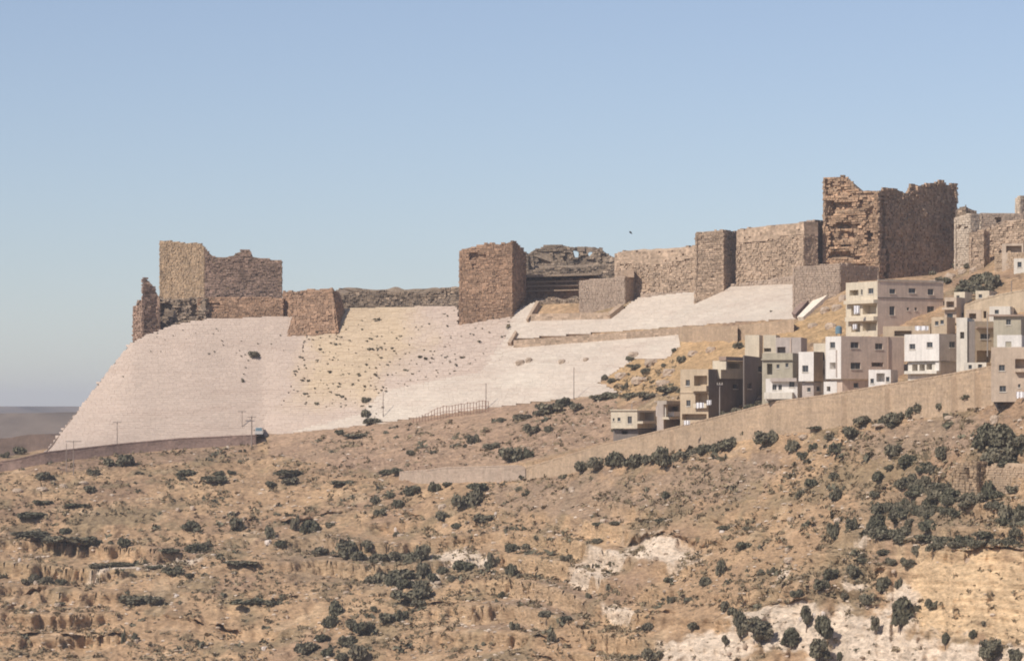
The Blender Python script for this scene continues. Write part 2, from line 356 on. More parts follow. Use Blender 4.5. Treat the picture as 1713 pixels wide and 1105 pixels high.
clm = sst(-10, 25, PY - np.interp(PX, [1100, 1300, 1480, 1600, 2030], [1030, 1000, 950, 915, 900])) * sst(1090, 1150, PX)
st_ = Z1 / 1.1 + .8 * fbm(u * .8, w * .3, 3, 83); sf = st_ - np.floor(st_)
Yf = Yf + clm * (1.1 * fbm(u * 5, Z1 * .5, 4, 81) + .7 * (sst(.5, .95, sf) - sf) + 3.2 * np.abs(fbm(u * 1.6, Z1 * .08, 3, 85)) + 1.6 * np.abs(fbm(u * 4.5, Z1 * .15, 3, 86)))
V = np.stack([X, Yf, Z1], -1)
TERR = V.copy()
# soil colours by place
def blob(cx, cy, rx, ry, ang=0, soft=.35, seed=3):
    a = R_(ang); dx = PX - cx; dy_ = PY - cy
    xr = (dx * math.cos(a) + dy_ * math.sin(a)) / rx; yr = (-dx * math.sin(a) + dy_ * math.cos(a)) / ry
    r = np.sqrt(xr * xr + yr * yr) + .55 * fbm(PX / 16, PY / 9, 4, seed)
    return 1 - sst(1 - soft, 1 + soft * .3, r)
C = np.zeros(V.shape); C[:] = (.395, .275, .18)
def lay(c, k): 
    global C
    k = np.clip(k, 0, 1)[..., None]; C = C * (1 - k) + np.array(c) * k
lay((.475, .335, .215), sst(-.1, .5, fbm(u * .8, w * 1.6, 4, 61)))
lay((.31, .215, .155), sst(.0, .5, fbm(u * .7, w * 1.3, 5, 66)) * .8)
lay((.26, .205, .135), sst(.05, .4, fbm(u * 1.6, w * 2.6, 4, 71)) * .75)
lay((.54, .41, .285), sst(.25, .55, fbm(u * 2.1, w * 4.4, 4, 75)) * .6)
lay((.38, .27, .205), in_poly(PX, PY, [(450, 720), (1030, 660), (1030, 735), (860, 775), (640, 790), (450, 760)]) * .7)
lay((.30, .225, .175), np.maximum(np.maximum(blob(960, 830, 150, 42), blob(1180, 800, 150, 40, -12)), np.maximum(blob(1540, 730, 150, 30, -8), blob(900, 1000, 120, 40, -20))) * .7)
lay((.27, .215, .155), blob(600, 940, 170, 50, 5) * .5); lay((.27, .21, .155), blob(1560, 850, 150, 60) * .55)
lay((.49, .34, .19), in_poly(PX, PY, [(1010, 600), (1140, 560), (1330, 540), (1420, 500), (1420, 560), (1240, 600), (1140, 660), (1030, 660)]) * .75)
lay((.27, .19, .15), in_poly(PX, PY, [(90, 758), (430, 738), (430, 752), (300, 772), (100, 790)]) * .5)
riser = np.exp(-((fr - .8) / .16) ** 2) * smask
lay((.52, .38, .25), riser * (.35 + .4 * sst(-.1, .3, fbm(u * .5, w * .5, 3, 91))))
lay((.63, .475, .315), np.maximum(blob(1610, 985, 135, 92), blob(1690, 1010, 80, 90)) * .95)
for bl in [(995, 936, 46, 27, -25), (1100, 914, 76, 22, 3), (1330, 1045, 110, 44), (1180, 1085, 90, 30), (1480, 1085, 130, 42), (770, 922, 60, 14, 5), (1300, 1010, 70, 16), (1030, 925, 14, 14), (1300, 1030, 60, 30), (1440, 1062, 90, 60), (1190, 1072, 80, 26), (1650, 1092, 100, 26), (1510, 1010, 30, 60), (765, 918, 42, 9, 8), (727, 962, 10, 14), (1040, 1010, 34, 10, 5), (190, 953, 55, 7, -8), (290, 942, 50, 6), (640, 702, 12, 8), (1312, 945, 8, 20, 30), (1430, 972, 22, 8), (1440, 893, 14, 4, -30)]:
    lay((.66, .565, .48), blob(*bl) * (.78 + .22 * sst(-.3, .2, fbm(PX / 6, PY / 3, 3, 88))))
C = C * np.array([1.06, .995, .89])
# rows behind the crest and rows down into the valley and up to the viewpoint
back = []
for dyb, dzb in ((5, .2), (35, 0), (90, -12), (180, -60)):
    r = V[:, 0, :].copy(); r[:, 1] += dyb; r[:, 2] += dzb; r[:, 0] *= (1 + 0 * dyb); back.insert(0, r)
front = []
xb = V[:, -1, 0]; zb_ = V[:, -1, 2]; yb = V[:, -1, 1]
for yy, zz, sx in ((.9, -70, 1.05), (.78, -84, 1.15), (.55, -88, 1.3), (.3, -62, 1.4), (.1, -26, 1.5), (.035, -7, 1.5), (-.005, -1.7, 1.5), (-.15, -1.2, 1.5)):
    front.append(np.stack([xb * sx, yb * yy, np.full_like(xb, zz)], -1))
full = np.concatenate([np.stack(back, 1), V, np.stack(front, 1)], 1)
Cf = np.concatenate([np.repeat(C[:, :1], 4, 1), C, np.repeat(C[:, -1:], 8, 1)], 1)
nr = full.shape[1]
idx = np.arange(NC * nr).reshape(NC, nr)
F = np.stack([idx[:-1, :-1], idx[:-1, 1:], idx[1:, 1:], idx[1:, :-1]], -1).reshape(-1, 4)
o = mesh_np('hillside', full.reshape(-1, 3), F, M['ground'], cols=Cf.reshape(-1, 3), smooth=True)
tag(o, kind='structure')

def ground_at(px, py):
    c = (px + 320) / 2350 * 759 + 60; c = min(max(c, 0), NC - 1.01); i = int(c)
    v = (py - top_py[i]) / (1250 - top_py[i]) * (NR - 1); v = min(max(v, 0), NR - 1.01); j = int(v)
    fx = c - i; fy = v - j
    p = TERR[i, j] * (1 - fx) * (1 - fy) + TERR[i + 1, j] * fx * (1 - fy) + TERR[i, j + 1] * (1 - fx) * fy + TERR[i + 1, j + 1] * fx * fy
    return Vector(p)
def glacis_at(px, py): return Vector(P3(np.array(float(px)), np.array(float(py))))
_gz = G_LEFT, G_SAND, G_MID, G_UP
def on_glacis(px, py): return any(in_poly(np.array([px]), np.array([py]), g)[0] for g in _gz)

# valley ground to the horizon, far plateau, near ridge
g = Geo(); g.box(-30000, 30000, -30000, 30000, -93, -91)
tag(g.build('valley_floor', M['farhill']), kind='structure')
def ridge(name, x0, x1, Y0, prof, depth, mat, n=160, cols=(.5, .5, .5), amp=1.):
    xs = np.linspace(x0, x1, n); rows = []
    zt = prof(xs)
    for k, (f, h) in enumerate(((-.5, 0), (-.3, .35), (-.15, .72), (0, 1), (.5, 1.0), (1., .6), (1.6, 0))):
        z = -95 + (zt + 95) * h + (amp * fbm(xs / 90, np.full(n, k * 1.7), 4, 8) * 12 * (0 if h == 1 else 1))
        rows.append(np.stack([xs, Y0 + f * depth + fbm(xs / 200, np.full(n, k * .9), 3, 3) * depth * .08, z], -1))
    v = np.stack(rows, 1); idx = np.arange(n * 7).reshape(n, 7)
    F = np.stack([idx[:-1, :-1], idx[1:, :-1], idx[1:, 1:], idx[:-1, 1:]], -1).reshape(-1, 4)
    return tag(mesh_np(name, v.reshape(-1, 3), F, mat, smooth=True, cols=np.full((n * 7, 3), .5) * np.array(cols) * 2), kind='structure')
def zof(py, Y): return (HZ - py) * K * Y
ridge('far_plateau', -5000, 4000, 4200, lambda x: zof(679, 4200) + 1.2 * fbm(x / 500, x * 0, 4, 2), 1500, M['farhill'], 400, amp=3)
ridge('middle_hill', -1400, -100, 1900, lambda x: zof(702, 1900) + 7 * fbm(x / 90, x * 0, 4, 12) + np.clip((x + 330) / 90, 0, 1) * 5, 500, M['farhill'], 200)
ridge('spur_ridge', -330, -90, 930, lambda x: zof(745, 930) + np.exp(-((x + 143) / 18) ** 2) * 2.6 + 1.4 * fbm(x / 5, x * 0, 3, 6) + 1.2 * fbm(x / 12, x * 0, 4, 4) - np.clip((-158 - x) / 10, 0, 1) * 1.0, 60, plain_mat('spur_ridge_earth', (.17, .115, .085), .45, .12, 1., .8), 160, amp=.15)

# ------------------------------------------------------------------ paved castle slopes: a bed and single paving stones on it
def paving(name, poly, mat, label, gap=3.4, blen=(6, 12), off=0., th=(.005, .045), warm=None):
    xs = [p[0] for p in poly]; ys = [p[1] for p in poly]
    cx = (min(xs) + max(xs)) / 2; cy = max(ys)
    root = empty(name, tuple(glacis_at(cx, cy)), label, 'paved slope', 'paved slopes below the castle')
    # bed
    nx = int((max(xs) - min(xs)) / 4) + 2; ny = int((max(ys) - min(ys)) / 3) + 2
    gx = np.linspace(min(xs) - 2, max(xs) + 2, nx); gy = np.linspace(min(ys) - 1.5, max(ys) + 1.5, ny)
    GXX, GYY = np.meshgrid(gx, gy, indexing='ij'); P = P3(GXX, GYY, off + .03)
    cxm = (GXX[:-1, :-1] + GXX[1:, 1:]) / 2; cym = (GYY[:-1, :-1] + GYY[1:, 1:]) / 2
    ins = in_poly(cxm, cym, poly)
    g = Geo()
    for i in range(nx - 1):
        for j in range(ny - 1):
            if not ins[i, j]: continue
            a, b, c, d = P[i, j], P[i, j + 1], P[i + 1, j + 1], P[i + 1, j]
            g.quad(a, b, c, d, (.42, *pave_kind(GXX[i, j], GYY[i, j])))
            e = np.array([0, 2.4, -1.2])
            for (di, dj), (p, q) in zip(((-1, 0), (0, 1), (1, 0), (0, -1)), ((a, b), (b, c), (c, d), (d, a))):
                ii, jj = i + di, j + dj
                if ii < 0 or jj < 0 or ii >= nx - 1 or jj >= ny - 1 or not ins[ii, jj]:
                    g.quad(p, p + e, q + e, q, (.3, .5, 0))
    g.build('bed', mat, root)
    g = Geo(); y = min(ys); 
    while y < max(ys):
        h = gap * random.uniform(.85, 1.2); x = min(xs) - random.uniform(0, 8)
        row = []
        while x < max(xs):
            l = random.uniform(*blen); row.append((x, l)); x += l
        if row:
            rx = np.array([r[0] for r in row]); rl = np.array([r[1] for r in row]); ry = np.full(len(row), y)
            ok = in_poly(rx + rl / 2, ry + h / 2, poly)
            rx, rl, ry = rx[ok], rl[ok], ry[ok]
            if len(rx):
                q = .12
                A = P3(rx + q, ry + .08, off); B = P3(rx + q, ry + h - .08, off); Cc = P3(rx + rl - q, ry + h - .08, off); D = P3(rx + rl - q, ry + .08, off)
                n = np.cross(B - A, D - A); n /= np.linalg.norm(n, axis=1)[:, None]; n *= np.where(n[:, 1:2] > 0, -1, 1)
                for k in range(len(rx)):
                    t_ = random.uniform(*th); nn = n[k] * t_; bb = n[k] * -.15
                    tt = (min(1, max(0, random.gauss(.5, .22))), *pave_kind(rx[k], ry[k]))
                    g.hexa([A[k] + bb, B[k] + bb, Cc[k] + bb, D[k] + bb, A[k] + nn, B[k] + nn, Cc[k] + nn, D[k] + nn], tt)
        y += h
    tag(g.build('paving_stones', mat, root), kind='stuff')
    return root
gL = paving('paved_slope', G_LEFT, M['paving'], 'great pinkish stone paved slope below the square tower at the far end', warm=1)
paving('paved_slope', G_SAND, M['paving'], 'sandy worn part of the slope dotted with tufts between the two low towers', th=(.0, .08))
paving('paved_slope', G_MID, M['paving'], 'bright smooth paved slope reaching down to the fence and the scrub')
paving('paved_slope', G_UP, M['paving'], 'bright paved slope just under the restored curtain wall')
# side of the left paved slope turning back round the spur
g = Geo(); edge = [(75, 757), (100, 726), (135, 681), (180, 622), (220, 573), (245, 560)]
pts = [glacis_at(*e) for e in edge]
for a, b in zip(pts, pts[1:]):
    k = Vector((9, 40, -1.5)); q = Vector((30, 95, -8)); g.quad(a, b, b + k, a + k); g.quad(a + k, b + k, b + q, a + q)
g.build('side_slope', M['paving'], gL)

# ------------------------------------------------------------------ masonry
def s_of(A, B, px):
    q = (px - FW / 2) * K; dx = B[0] - A[0]; dy_ = B[1] - A[1]
    return (q * A[1] - A[0]) / (dx - q * dy_)
def z_at(A, B, s, py): Y = A[1] + (B[1] - A[1]) * s; return (HZ - py) * K * Y
def xy(px, Y): return ((px - FW / 2) * K * Y, Y)

class Edge:
    def __init__(s, A, B, tops, vis): s.A, s.B, s.vis = A, B, vis; s.tops = tops
    def top(s, x): return float(np.interp(x, [t[0] for t in s.tops], [t[1] for t in s.tops]))

def ruin(root, pts, zb, tops, vis, mat, course=.38, blen=(.42, 1.0), rough=.12, batter=0., depth=None, ragged=.35, miss=.0, edge_mat=None, band=0., band_mat=None):
    """pts: footprint (4 xy), tops: per edge list of (s,z) or None; vis: edges that get single stones"""
    n = len(pts); cx = sum(p[0] for p in pts) / n; cy = sum(p[1] for p in pts) / n
    for i in range(n):
        if tops[i] is None: tops[i] = 'x'
    for i in range(n):
        if tops[i] == 'x':
            p = tops[i - 1][-1][1] if tops[i - 1] != 'x' else None; q = tops[(i + 1) % n][0][1] if tops[(i + 1) % n] != 'x' else None
            if p is None: p = q
            if q is None: q = p
            if p is None: p = q = max(t[1] for tt in tops if tt != 'x' for t in tt)
            tops[i] = [(0, p), (1, q)]
    ztop = max(t[1] for tt in tops for t in tt)
    core = Geo(); blks = {}; ring = []
    for i in range(n):
        A = Vector(pts[i]); B = Vector(pts[(i + 1) % n]); L = (B - A).length
        nrm = Vector((B.y - A.y, A.x - B.x)).normalized()
        if nrm.dot((A + B) / 2 - Vector((cx, cy))) < 0: nrm = -nrm
        ts = tops[i]; tx = [t[0] for t in ts]; tz = [t[1] for t in ts]
        sd = random.random() * 50; dfn = (depth or {}).get(i)
        def top(s, tx=tx, tz=tz, sd=sd, L=L):
            return float(np.interp(s, tx, tz)) + ragged * (float(n2(s * L * .45, sd)) - .5) * 1.6 * min(1, s * 12, (1 - s) * 12 + .2)
        def P(s, z, d, A=A, B=B, nrm=nrm):
            e = batter * (ztop - z)
            p = A.lerp(B, s) + nrm * (e - d)
            # corners of battered walls spread along the wall too
            if batter: p = p + (B - A).normalized() * ((s - .5) * 2 * e)
            return (p.x, p.y, z)
        nS = max(2, int(L / .7)); hh = ztop - zb; nZ = max(2, int(hh / .7))
        def dd(s, z, dfn=dfn, L=L, sd=sd):
            wnd = min(1, s * 14, (1 - s) * 14)
            r = rough * (float(n2(s * L * .5 + sd, z * .5)) ) * wnd
            if dfn: r += dfn(s, z)
            return r
        grid = []
        for a in range(nS + 1):
            s = a / nS; zt = top(s); grid.append([P(s, zb + (zt - zb) * k / nZ, dd(s, zb + (zt - zb) * k / nZ) + .08) for k in range(nZ + 1)])
        v0 = len(core.v)
        for c_ in grid: core.v += c_; core.t += [(.3, .6, 0)] * (nZ + 1)
        for a in range(nS):
            for k in range(nZ):
                q = v0 + a * (nZ + 1) + k; core.f.append((q, q + nZ + 1, q + nZ + 2, q + 1))
        ring += [c_[-1] for c_ in grid[:-1]]
        if i not in vis: continue
        z = zb + max(0, (hh - 60)); 
        while z < ztop + .3:
            h = course * random.uniform(.8, 1.2); s = -random.uniform(0, .6) / L; shade = random.gauss(0, .05)
            while s < 1:
                l = random.uniform(*blen) / L; sa = max(s, 0); sb = min(s + l, 1); s += l
                if sb - sa < .15 / L: continue
                sm_ = (sa + sb) / 2
                if z + h * .5 > top(sm_) + random.uniform(-.1, .15): continue
                if random.random() < miss: continue
                d = dd(sm_, z + h / 2); pr = random.uniform(.0, .14) * (1 + 2.2 * rough); gp = .03 / L
                e = [random.uniform(-.02, .02) * (1 + 3 * rough) for _ in range(4)]
                f0 = [P(sa + gp, z + .02, d - pr + e[0]), P(sb - gp, z + .02, d - pr + e[1]), P(sb - gp, z + h - .02, d - pr + e[2]), P(sa + gp, z + h - .02, d - pr + e[3])]
                b0 = [P(sa + gp, z + .02, d + .35), P(sb - gp, z + .02, d + .35), P(sb - gp, z + h - .02, d + .35), P(sa + gp, z + h - .02, d + .35)]
                inb = band and z > top(sm_) - band - .6 * float(n2(sm_ * L * .3, 3.3))
                if inb: f0 = [P(sa, z, .0), P(sb, z, .0), P(sb, z + h, .0), P(sa, z + h, .0)]
                key = band_mat if (inb and band_mat) else (edge_mat or {}).get(i, mat)
                blks.setdefault(key.name, (key, Geo()))[1].hexa(f0 + b0, (min(1, max(0, random.gauss(.5 + shade, .22))), random.random(), 0))
            z += h
    k = len(core.v); core.v += ring; core.t += [(.5, .5, 0)] * len(ring); core.v.append((cx, cy, min(r[2] for r in ring) - 2.0)); core.t.append((.5, .5, 0))
    for a in range(len(ring)): core.f.append((k + a, k + (a + 1) % len(ring), k + len(ring)))
    core.build('rubble_core', mat, root)
    for key, gg in blks.values(): tag(gg.build('facing_stones', key, root), kind='stuff')

def tower_pts(pxL, pxN, pxR, Y, aL, aR):
    N = Vector(xy(pxN, Y)); dL = Vector((-math.cos(R_(aL)), math.sin(R_(aL)))); dR = Vector((math.sin(R_(aR)), math.cos(R_(aR))))
    tl = s_of(N, N + dL, pxL); tr = s_of(N, N + dR, pxR)
    L = N + dL * tl; R = N + dR * tr
    return L, N, R, L + R - N
def tops_px(A, B, pl):
    r = sorted([(min(1, max(0, s_of(A, B, px))), 0, px, py) for px, py in pl])
    return [(a[0], z_at(A, B, a[0], a[3])) for a in r]
def tower(name, label, cat, group, pxL, pxN, pxR, base, aL, aR, topL, topR, mat, dY=-.5, depthL=None, depthR=None, **kw):
    Y = float(Yb(pxN, base)) + dY
    L, N, R, Q = tower_pts(pxL, pxN, pxR, Y, aL, aR)
    zb = zof(base, Y) - 5
    root = empty(name, (N.x, N.y, zof(base, Y)), label, cat, group)
    dp = {}
    if depthL: dp[0] = rects_fn(L, N, depthL)
    if depthR: dp[1] = rects_fn(N, R, depthR)
    tL, tR = tops_px(L, N, topL), tops_px(N, R, topR); lo = min(q[1] for q in tL + tR) - 1.2
    ruin(root, [L, N, R, Q], zb, [tL, tR, [(0, tR[-1][1]), (.08, lo), (1, lo)], [(0, lo), (.92, lo), (1, tL[0][1])]], (0, 1, 2, 3), mat, depth=dp, **kw)
    return root, (L, N, R, Q)
def rects_fn(A, B, rects):
    rr = []
    for x0, x1, y0, y1, d in rects:
        s0, s1 = sorted((s_of(A, B, x0), s_of(A, B, x1))); sm_ = (s0 + s1) / 2
        rr.append((s0, s1, z_at(A, B, sm_, y1), z_at(A, B, sm_, y0), d))
    def f(s, z):
        return max([d for s0, s1, z0, z1, d in rr if s0 < s < s1 and z0 < z < z1] + [0])
    return f
def curtain(name, label, pxA, YA, pxB, YB, baseA, tops, mat, thick=3., cat='castle wall', group='walls of the castle', zdrop=5, vis=(0, 1, 3), depth=None, **kw):
    A = Vector(xy(pxA, YA)); B = Vector(xy(pxB, YB)); d = (B - A).normalized(); nb = Vector((-d.y, d.x))
    if nb.y < 0: nb = -nb
    zb = zof(baseA, max(YA, YB)) - zdrop
    root = empty(name, (A.x, A.y, zof(baseA, YA)), label, cat, group)
    dp = {0: rects_fn(A, B, depth)} if depth else None
    ruin(root, [A, B, B + nb * thick, A + nb * thick], zb, [tops_px(A, B, tops), None, None, None], vis, mat, depth=dp, **kw)
    # back edge follows the front
    return root
GT, GW = 'towers of the castle', 'walls of the castle'

# ---- far left: broken end of the spur wall, square tower
tower('ruined_tower', 'jagged dark stub of ruined wall at the far left tip of the castle', 'castle ruin', GT, 222, 238, 268, 566, 60, 62,
      [(222, 512), (228, 507), (238, 500)], [(238, 500), (240, 463), (246, 462), (252, 474), (260, 480), (264, 494), (268, 500)], M['brownpale'], dY=2.0, rough=.8, ragged=.5, miss=.08)
curtain('ruined_wall', 'dark tumbled rubble wall between the spur stub and the square tower', 258, 712, 345, 706, 540, [(258, 496), (275, 497), (300, 499), (328, 498), (345, 500)], M['rubble'], 2.5,
        rough=1.2, ragged=.7, miss=.12, depth=[(262, 285, 505, 530, 1.6), (300, 312, 502, 512, 1.2), (318, 330, 508, 530, 1.4), (285, 302, 515, 540, .9)])
tower('square_tower', 'tall square stone tower with bright left side at the left end', 'castle tower', GT, 267, 342, 472, 500, 60, 80,
      [(267, 402), (283, 403), (296, 405), (315, 406), (334, 407), (342, 416)],
      [(342, 416), (350, 423), (358, 428), (393, 428), (395, 424), (402, 422), (404, 419), (419, 419), (421, 430), (440, 434), (466, 434), (472, 437)], M['tan'], dY=6.0, rough=.25, edge_mat={1: M['brownpale']}, ragged=.45,
      depthR=[(458, 462, 434, 438, .6)], miss=.02)
curtain('tower_plinth', 'broad pinkish masonry plinth standing out beneath the square tower', 330, 707.5, 474, 704.5, 530, [(330, 499), (360, 497), (400, 498), (440, 497), (474, 498)], M['brown'], 6., rough=.3, ragged=.25,
        depth=[(340, 368, 505, 522, .5)])
curtain('low_wall', 'short dark wall joining the square tower to the small battered tower', 473, 706, 500, 704, 528, [(473, 488), (500, 489)], M['brown'], 3., rough=.3)
tower('battered_tower', 'small low tower with sloping sides between square tower and long low wall', 'castle tower', GT, 503, 556, 566, 533, 14, 25,
      [(503, 486), (515, 484), (530, 483), (545, 482), (556, 481)], [(556, 481), (566, 489)], M['brown'], dY=-1.8, rough=.35, batter=.22, ragged=.35, miss=.03)
curtain('low_wall', 'long low crumbling wall between the battered tower and the front tower', 560, 704, 772, 697, 518, [(560, 491), (580, 489), (620, 488), (640, 486), (668, 488), (690, 486), (697, 489), (720, 485), (750, 482), (772, 480)],
        M['rubble'], 3., rough=.6, ragged=.5, miss=.05)
# ---- middle
tower('front_tower', 'square brown stone tower in the middle of the castle', 'castle tower', GT, 768, 857, 880, 519, 12, 22,
      [(768, 420), (775, 417), (783, 414), (795, 413), (815, 409), (835, 408), (845, 406), (857, 403)], [(857, 403), (862, 405), (870, 410), (875, 413), (880, 424)], M['brown'], dY=-2.6, rough=.3, ragged=.4, miss=.02,
      depthL=[(784, 801, 422, 434, 1.0), (801, 815, 424, 430, .5), (790, 793, 430, 455, .4)])
tower('ruined_wall', 'stepped ruined wall running back from the front tower', 'castle wall', GW, 876, 884, 892, 500, 20, 22,
      [(876, 420), (884, 424)], [(884, 424), (888, 436), (892, 447)], M['rubble'], dY=12, rough=.4, ragged=.5)
Yr = 705.
curtain('ruined_wall', 'high rubble back wall of the open court with dark niches', 884, Yr + 4, 1040, Yr - 2, 470, [(884, 425), (892, 418), (903, 413), (918, 410), (935, 409), (950, 412), (957, 417), (959, 430), (967, 430), (969, 421), (983, 423), (985, 430), (991, 430), (993, 420), (1003, 417), (1012, 420), (1022, 427), (1030, 430), (1040, 434)],
        M['rubble'], 2., rough=.8, ragged=.5, miss=.06, depth=[(900, 921, 420, 441, 1.6), (927, 939, 419, 434, 1.8), (944, 956, 423, 436, 1.6), (970, 982, 426, 436, 1.5), (992, 1000, 424, 434, 1.2), (960, 1000, 433, 443, .8), (1005, 1015, 425, 436, .9)])
# arch piers and lintel stones with the sky showing through
rt = empty('broken_arcade', tuple(W(960, 430, Yr + 2)), 'broken arches on the skyline with sky through two small gaps', 'castle ruin')
for x0, x1, y0 in ((949, 959, 413), (968, 984, 417), (991, 1002, 416)):
    L_ = Vector(xy(x0, Yr + 2)); N_ = Vector(xy(x1, Yr + 1.5)); nb = Vector((.1, 2.0))
    sub = Geo()
    z = zof(440, Yr) 
    while z < zof(y0 + 1, Yr):
        x = 0
        for a in range(3):
            p = L_.lerp(N_, a / 3 + random.uniform(0, .05)); q = L_.lerp(N_, (a + 1) / 3); e = random.uniform(-.35, .35)
            sub.hexa([(p.x, p.y + e, z), (q.x, q.y + e, z), (q.x, q.y + 2 + e, z), (p.x, p.y + 2 + e, z), (p.x, p.y + e, z + .5), (q.x, q.y + e, z + .48), (q.x, q.y + 2 + e, z + .48), (p.x, p.y + 2 + e, z + .5)], (random.random(), random.random(), 0))
        z += .52
    sub.build('pier', M['rubble'], rt)
for x0, x1, y0, y1 in ((950, 974, 413, 421), (966, 990, 414, 422), (980, 1008, 415, 423)):
    sub = Geo(); nst = int((x1 - x0) / 5)
    for a in range(nst):
        xa = x0 + (x1 - x0) * a / nst; xb2 = x0 + (x1 - x0) * (a + 1) / nst; cu = 2.5 * math.sin(math.pi * (a + .5) / nst); Y_ = Yr + 1.5
        p = xy(xa, Y_); q = xy(xb2 + .3, Y_); z0 = zof(y1 - cu + random.uniform(-1, 1), Y_); z1 = zof(y0 - cu * .4 + random.uniform(-1.5, 1.5), Y_); e = random.uniform(-.3, .3)
        sub.hexa([(p[0], p[1] + e, z0), (q[0], q[1] + e, z0), (q[0], q[1] + 2 + e, z0), (p[0], p[1] + 2 + e, z0), (p[0], p[1] + e, z1), (q[0], q[1] + e, z1 - .1), (q[0], q[1] + 2, z1), (p[0], p[1] + 2, z1)], (random.random(), random.random(), 0))
    sub.build('arch_stones', M['rubble'], rt)
curtain('terrace_wall', 'upper rough terrace wall of the shaded court', 868, Yr - 2, 1066, Yr - 7, 470, [(868, 452), (900, 450), (930, 447), (960, 446), (1000, 445), (1012, 441), (1030, 440), (1066, 442)], M['rubble'], 4., rough=.5, ragged=.4, miss=.03)
curtain('terrace_wall', 'middle ledge of masonry crossing the shaded court', 868, Yr - 4.5, 1002, Yr - 8, 480, [(868, 464), (930, 462), (1002, 459)], M['rubble'], 2.4, rough=.3, ragged=.2)
curtain('terrace_wall', 'dark lower wall at the back of the shaded court', 866, Yr - 6, 1000, Yr - 9.5, 500, [(866, 468), (1000, 465)], M['brown'], 2.2, rough=.3, ragged=.1)
g = Geo(); a = W(866, 464, Yr - 9.5); b = W(1000, 460, Yr - 13)
g.hexa([a, b, b + Vector((0, 6, 0)), a + Vector((0, 6, 0)), a + Vector((0, 0, .5)), b + Vector((0, 0, .5)), b + Vector((0, 6, .5)), a + Vector((0, 6, .5))])
tag(g.build('stone_shelf', M['rubble']), 'long jutting stone shelf throwing shade over the court wall', 'castle wall')
for y0_, lb_ in ((472, 'upper thin stone ledge across the dark court wall'), (479, 'middle thin stone ledge across the dark court wall'), (487, 'lowest thin stone ledge across the dark court wall')):
    g = Geo(); a = W(870, y0_ + 1, Yr - 7.6); b = W(968, y0_ - 1.5, Yr - 10.4); e_ = Vector((0, 1.6, 0)); u_ = Vector((0, 0, .22))
    g.hexa([a, b, b + e_, a + e_, a + u_, b + u_, b + e_ + u_, a + e_ + u_]); tag(g.build('stone_shelf', M['pink']), lb_, 'castle wall')
curtain('low_wall', 'rubble footing in front of the shaded court', 890, 691, 975, 688, 515, [(890, 503), (905, 498), (930, 501), (945, 497), (960, 494), (975, 496)], M['rubble'], 2.5, rough=.8, ragged=.8, miss=.05)
tower('gate_block', 'low pale restored block at the foot of the shaded court', 'castle tower', GT, 969, 1045, 1070, 504, 10, 28,
      [(969, 469), (1000, 466), (1020, 465), (1045, 461)], [(1045, 461), (1070, 466)], M['restored'], dY=-1.5, course=.42, rough=.1, ragged=.12)
g = Geo(); p = W(1048, 462, 676); g.box(p.x - 1.2, p.x + 1.6, p.y, p.y + 4, p.z - .2, p.z + 1.4); g.build('parapet_stub', M['pink'], bpy.data.objects['gate_block'] if False else None)
tag(bpy.data.objects['parapet_stub'], 'small block of parapet standing on the pale gate block', 'parapet')
# ---- right: restored curtain walls
curtain('curtain_wall', 'restored curtain wall rising towards the narrow tower', 1028, 684, 1170, 664, 500, [(1028, 424), (1040, 422), (1080, 421), (1120, 421), (1140, 417), (1150, 413), (1170, 410)], M['pink'], 3., band=2.4, rough=.42, ragged=.15, miss=.02)
curtain('sloping_plinth', 'smooth pale footing under the curtain wall left of the narrow tower', 1072, 676, 1175, 661.5, 502, [(1072, 491), (1120, 489), (1175, 484)], M['restored'], 3., rough=.1, ragged=.1)
tower('narrow_tower', 'tall narrow tower with a dark right side in the curtain wall', 'castle tower', GT, 1163, 1210, 1237, 483, 12, 30,
      [(1163, 390), (1175, 388), (1195, 386), (1210, 384)], [(1210, 384), (1237, 387)], M['pink'], dY=-1.6, rough=.35, ragged=.2, batter=.012)
curtain('curtain_wall', 'restored curtain wall between the narrow tower and the smooth buttress', 1232, 652, 1345, 634, 480, [(1232, 386), (1260, 382), (1300, 377), (1345, 371)], M['pink'], 3.5, band=2.4, rough=.42, ragged=.12, miss=.02)
tower('smooth_buttress', 'smooth plastered buttress tower left of the great keep', 'castle tower', GT, 1337, 1362, 1392, 444, 14, 38,
      [(1337, 371), (1362, 368)], [(1362, 368), (1392, 372)], M['restored'], dY=-4.5, rough=.03, ragged=.05, course=.42)
curtain('sloping_plinth', 'pale footing under the wall right of the narrow tower', 1213, 655, 1340, 634, 482, [(1213, 478), (1250, 472), (1300, 465), (1340, 458)], M['restored'], 3., rough=.25, ragged=.15)
tower('platform', 'low wide smooth platform with sharp corner at the foot of the keep', 'castle tower', GT, 1326, 1405, 1470, 486, 14, 48,
      [(1326, 448), (1360, 444), (1405, 440)], [(1405, 440), (1470, 447)], M['restored'], dY=-2.5, rough=.05, ragged=.05, course=.42)
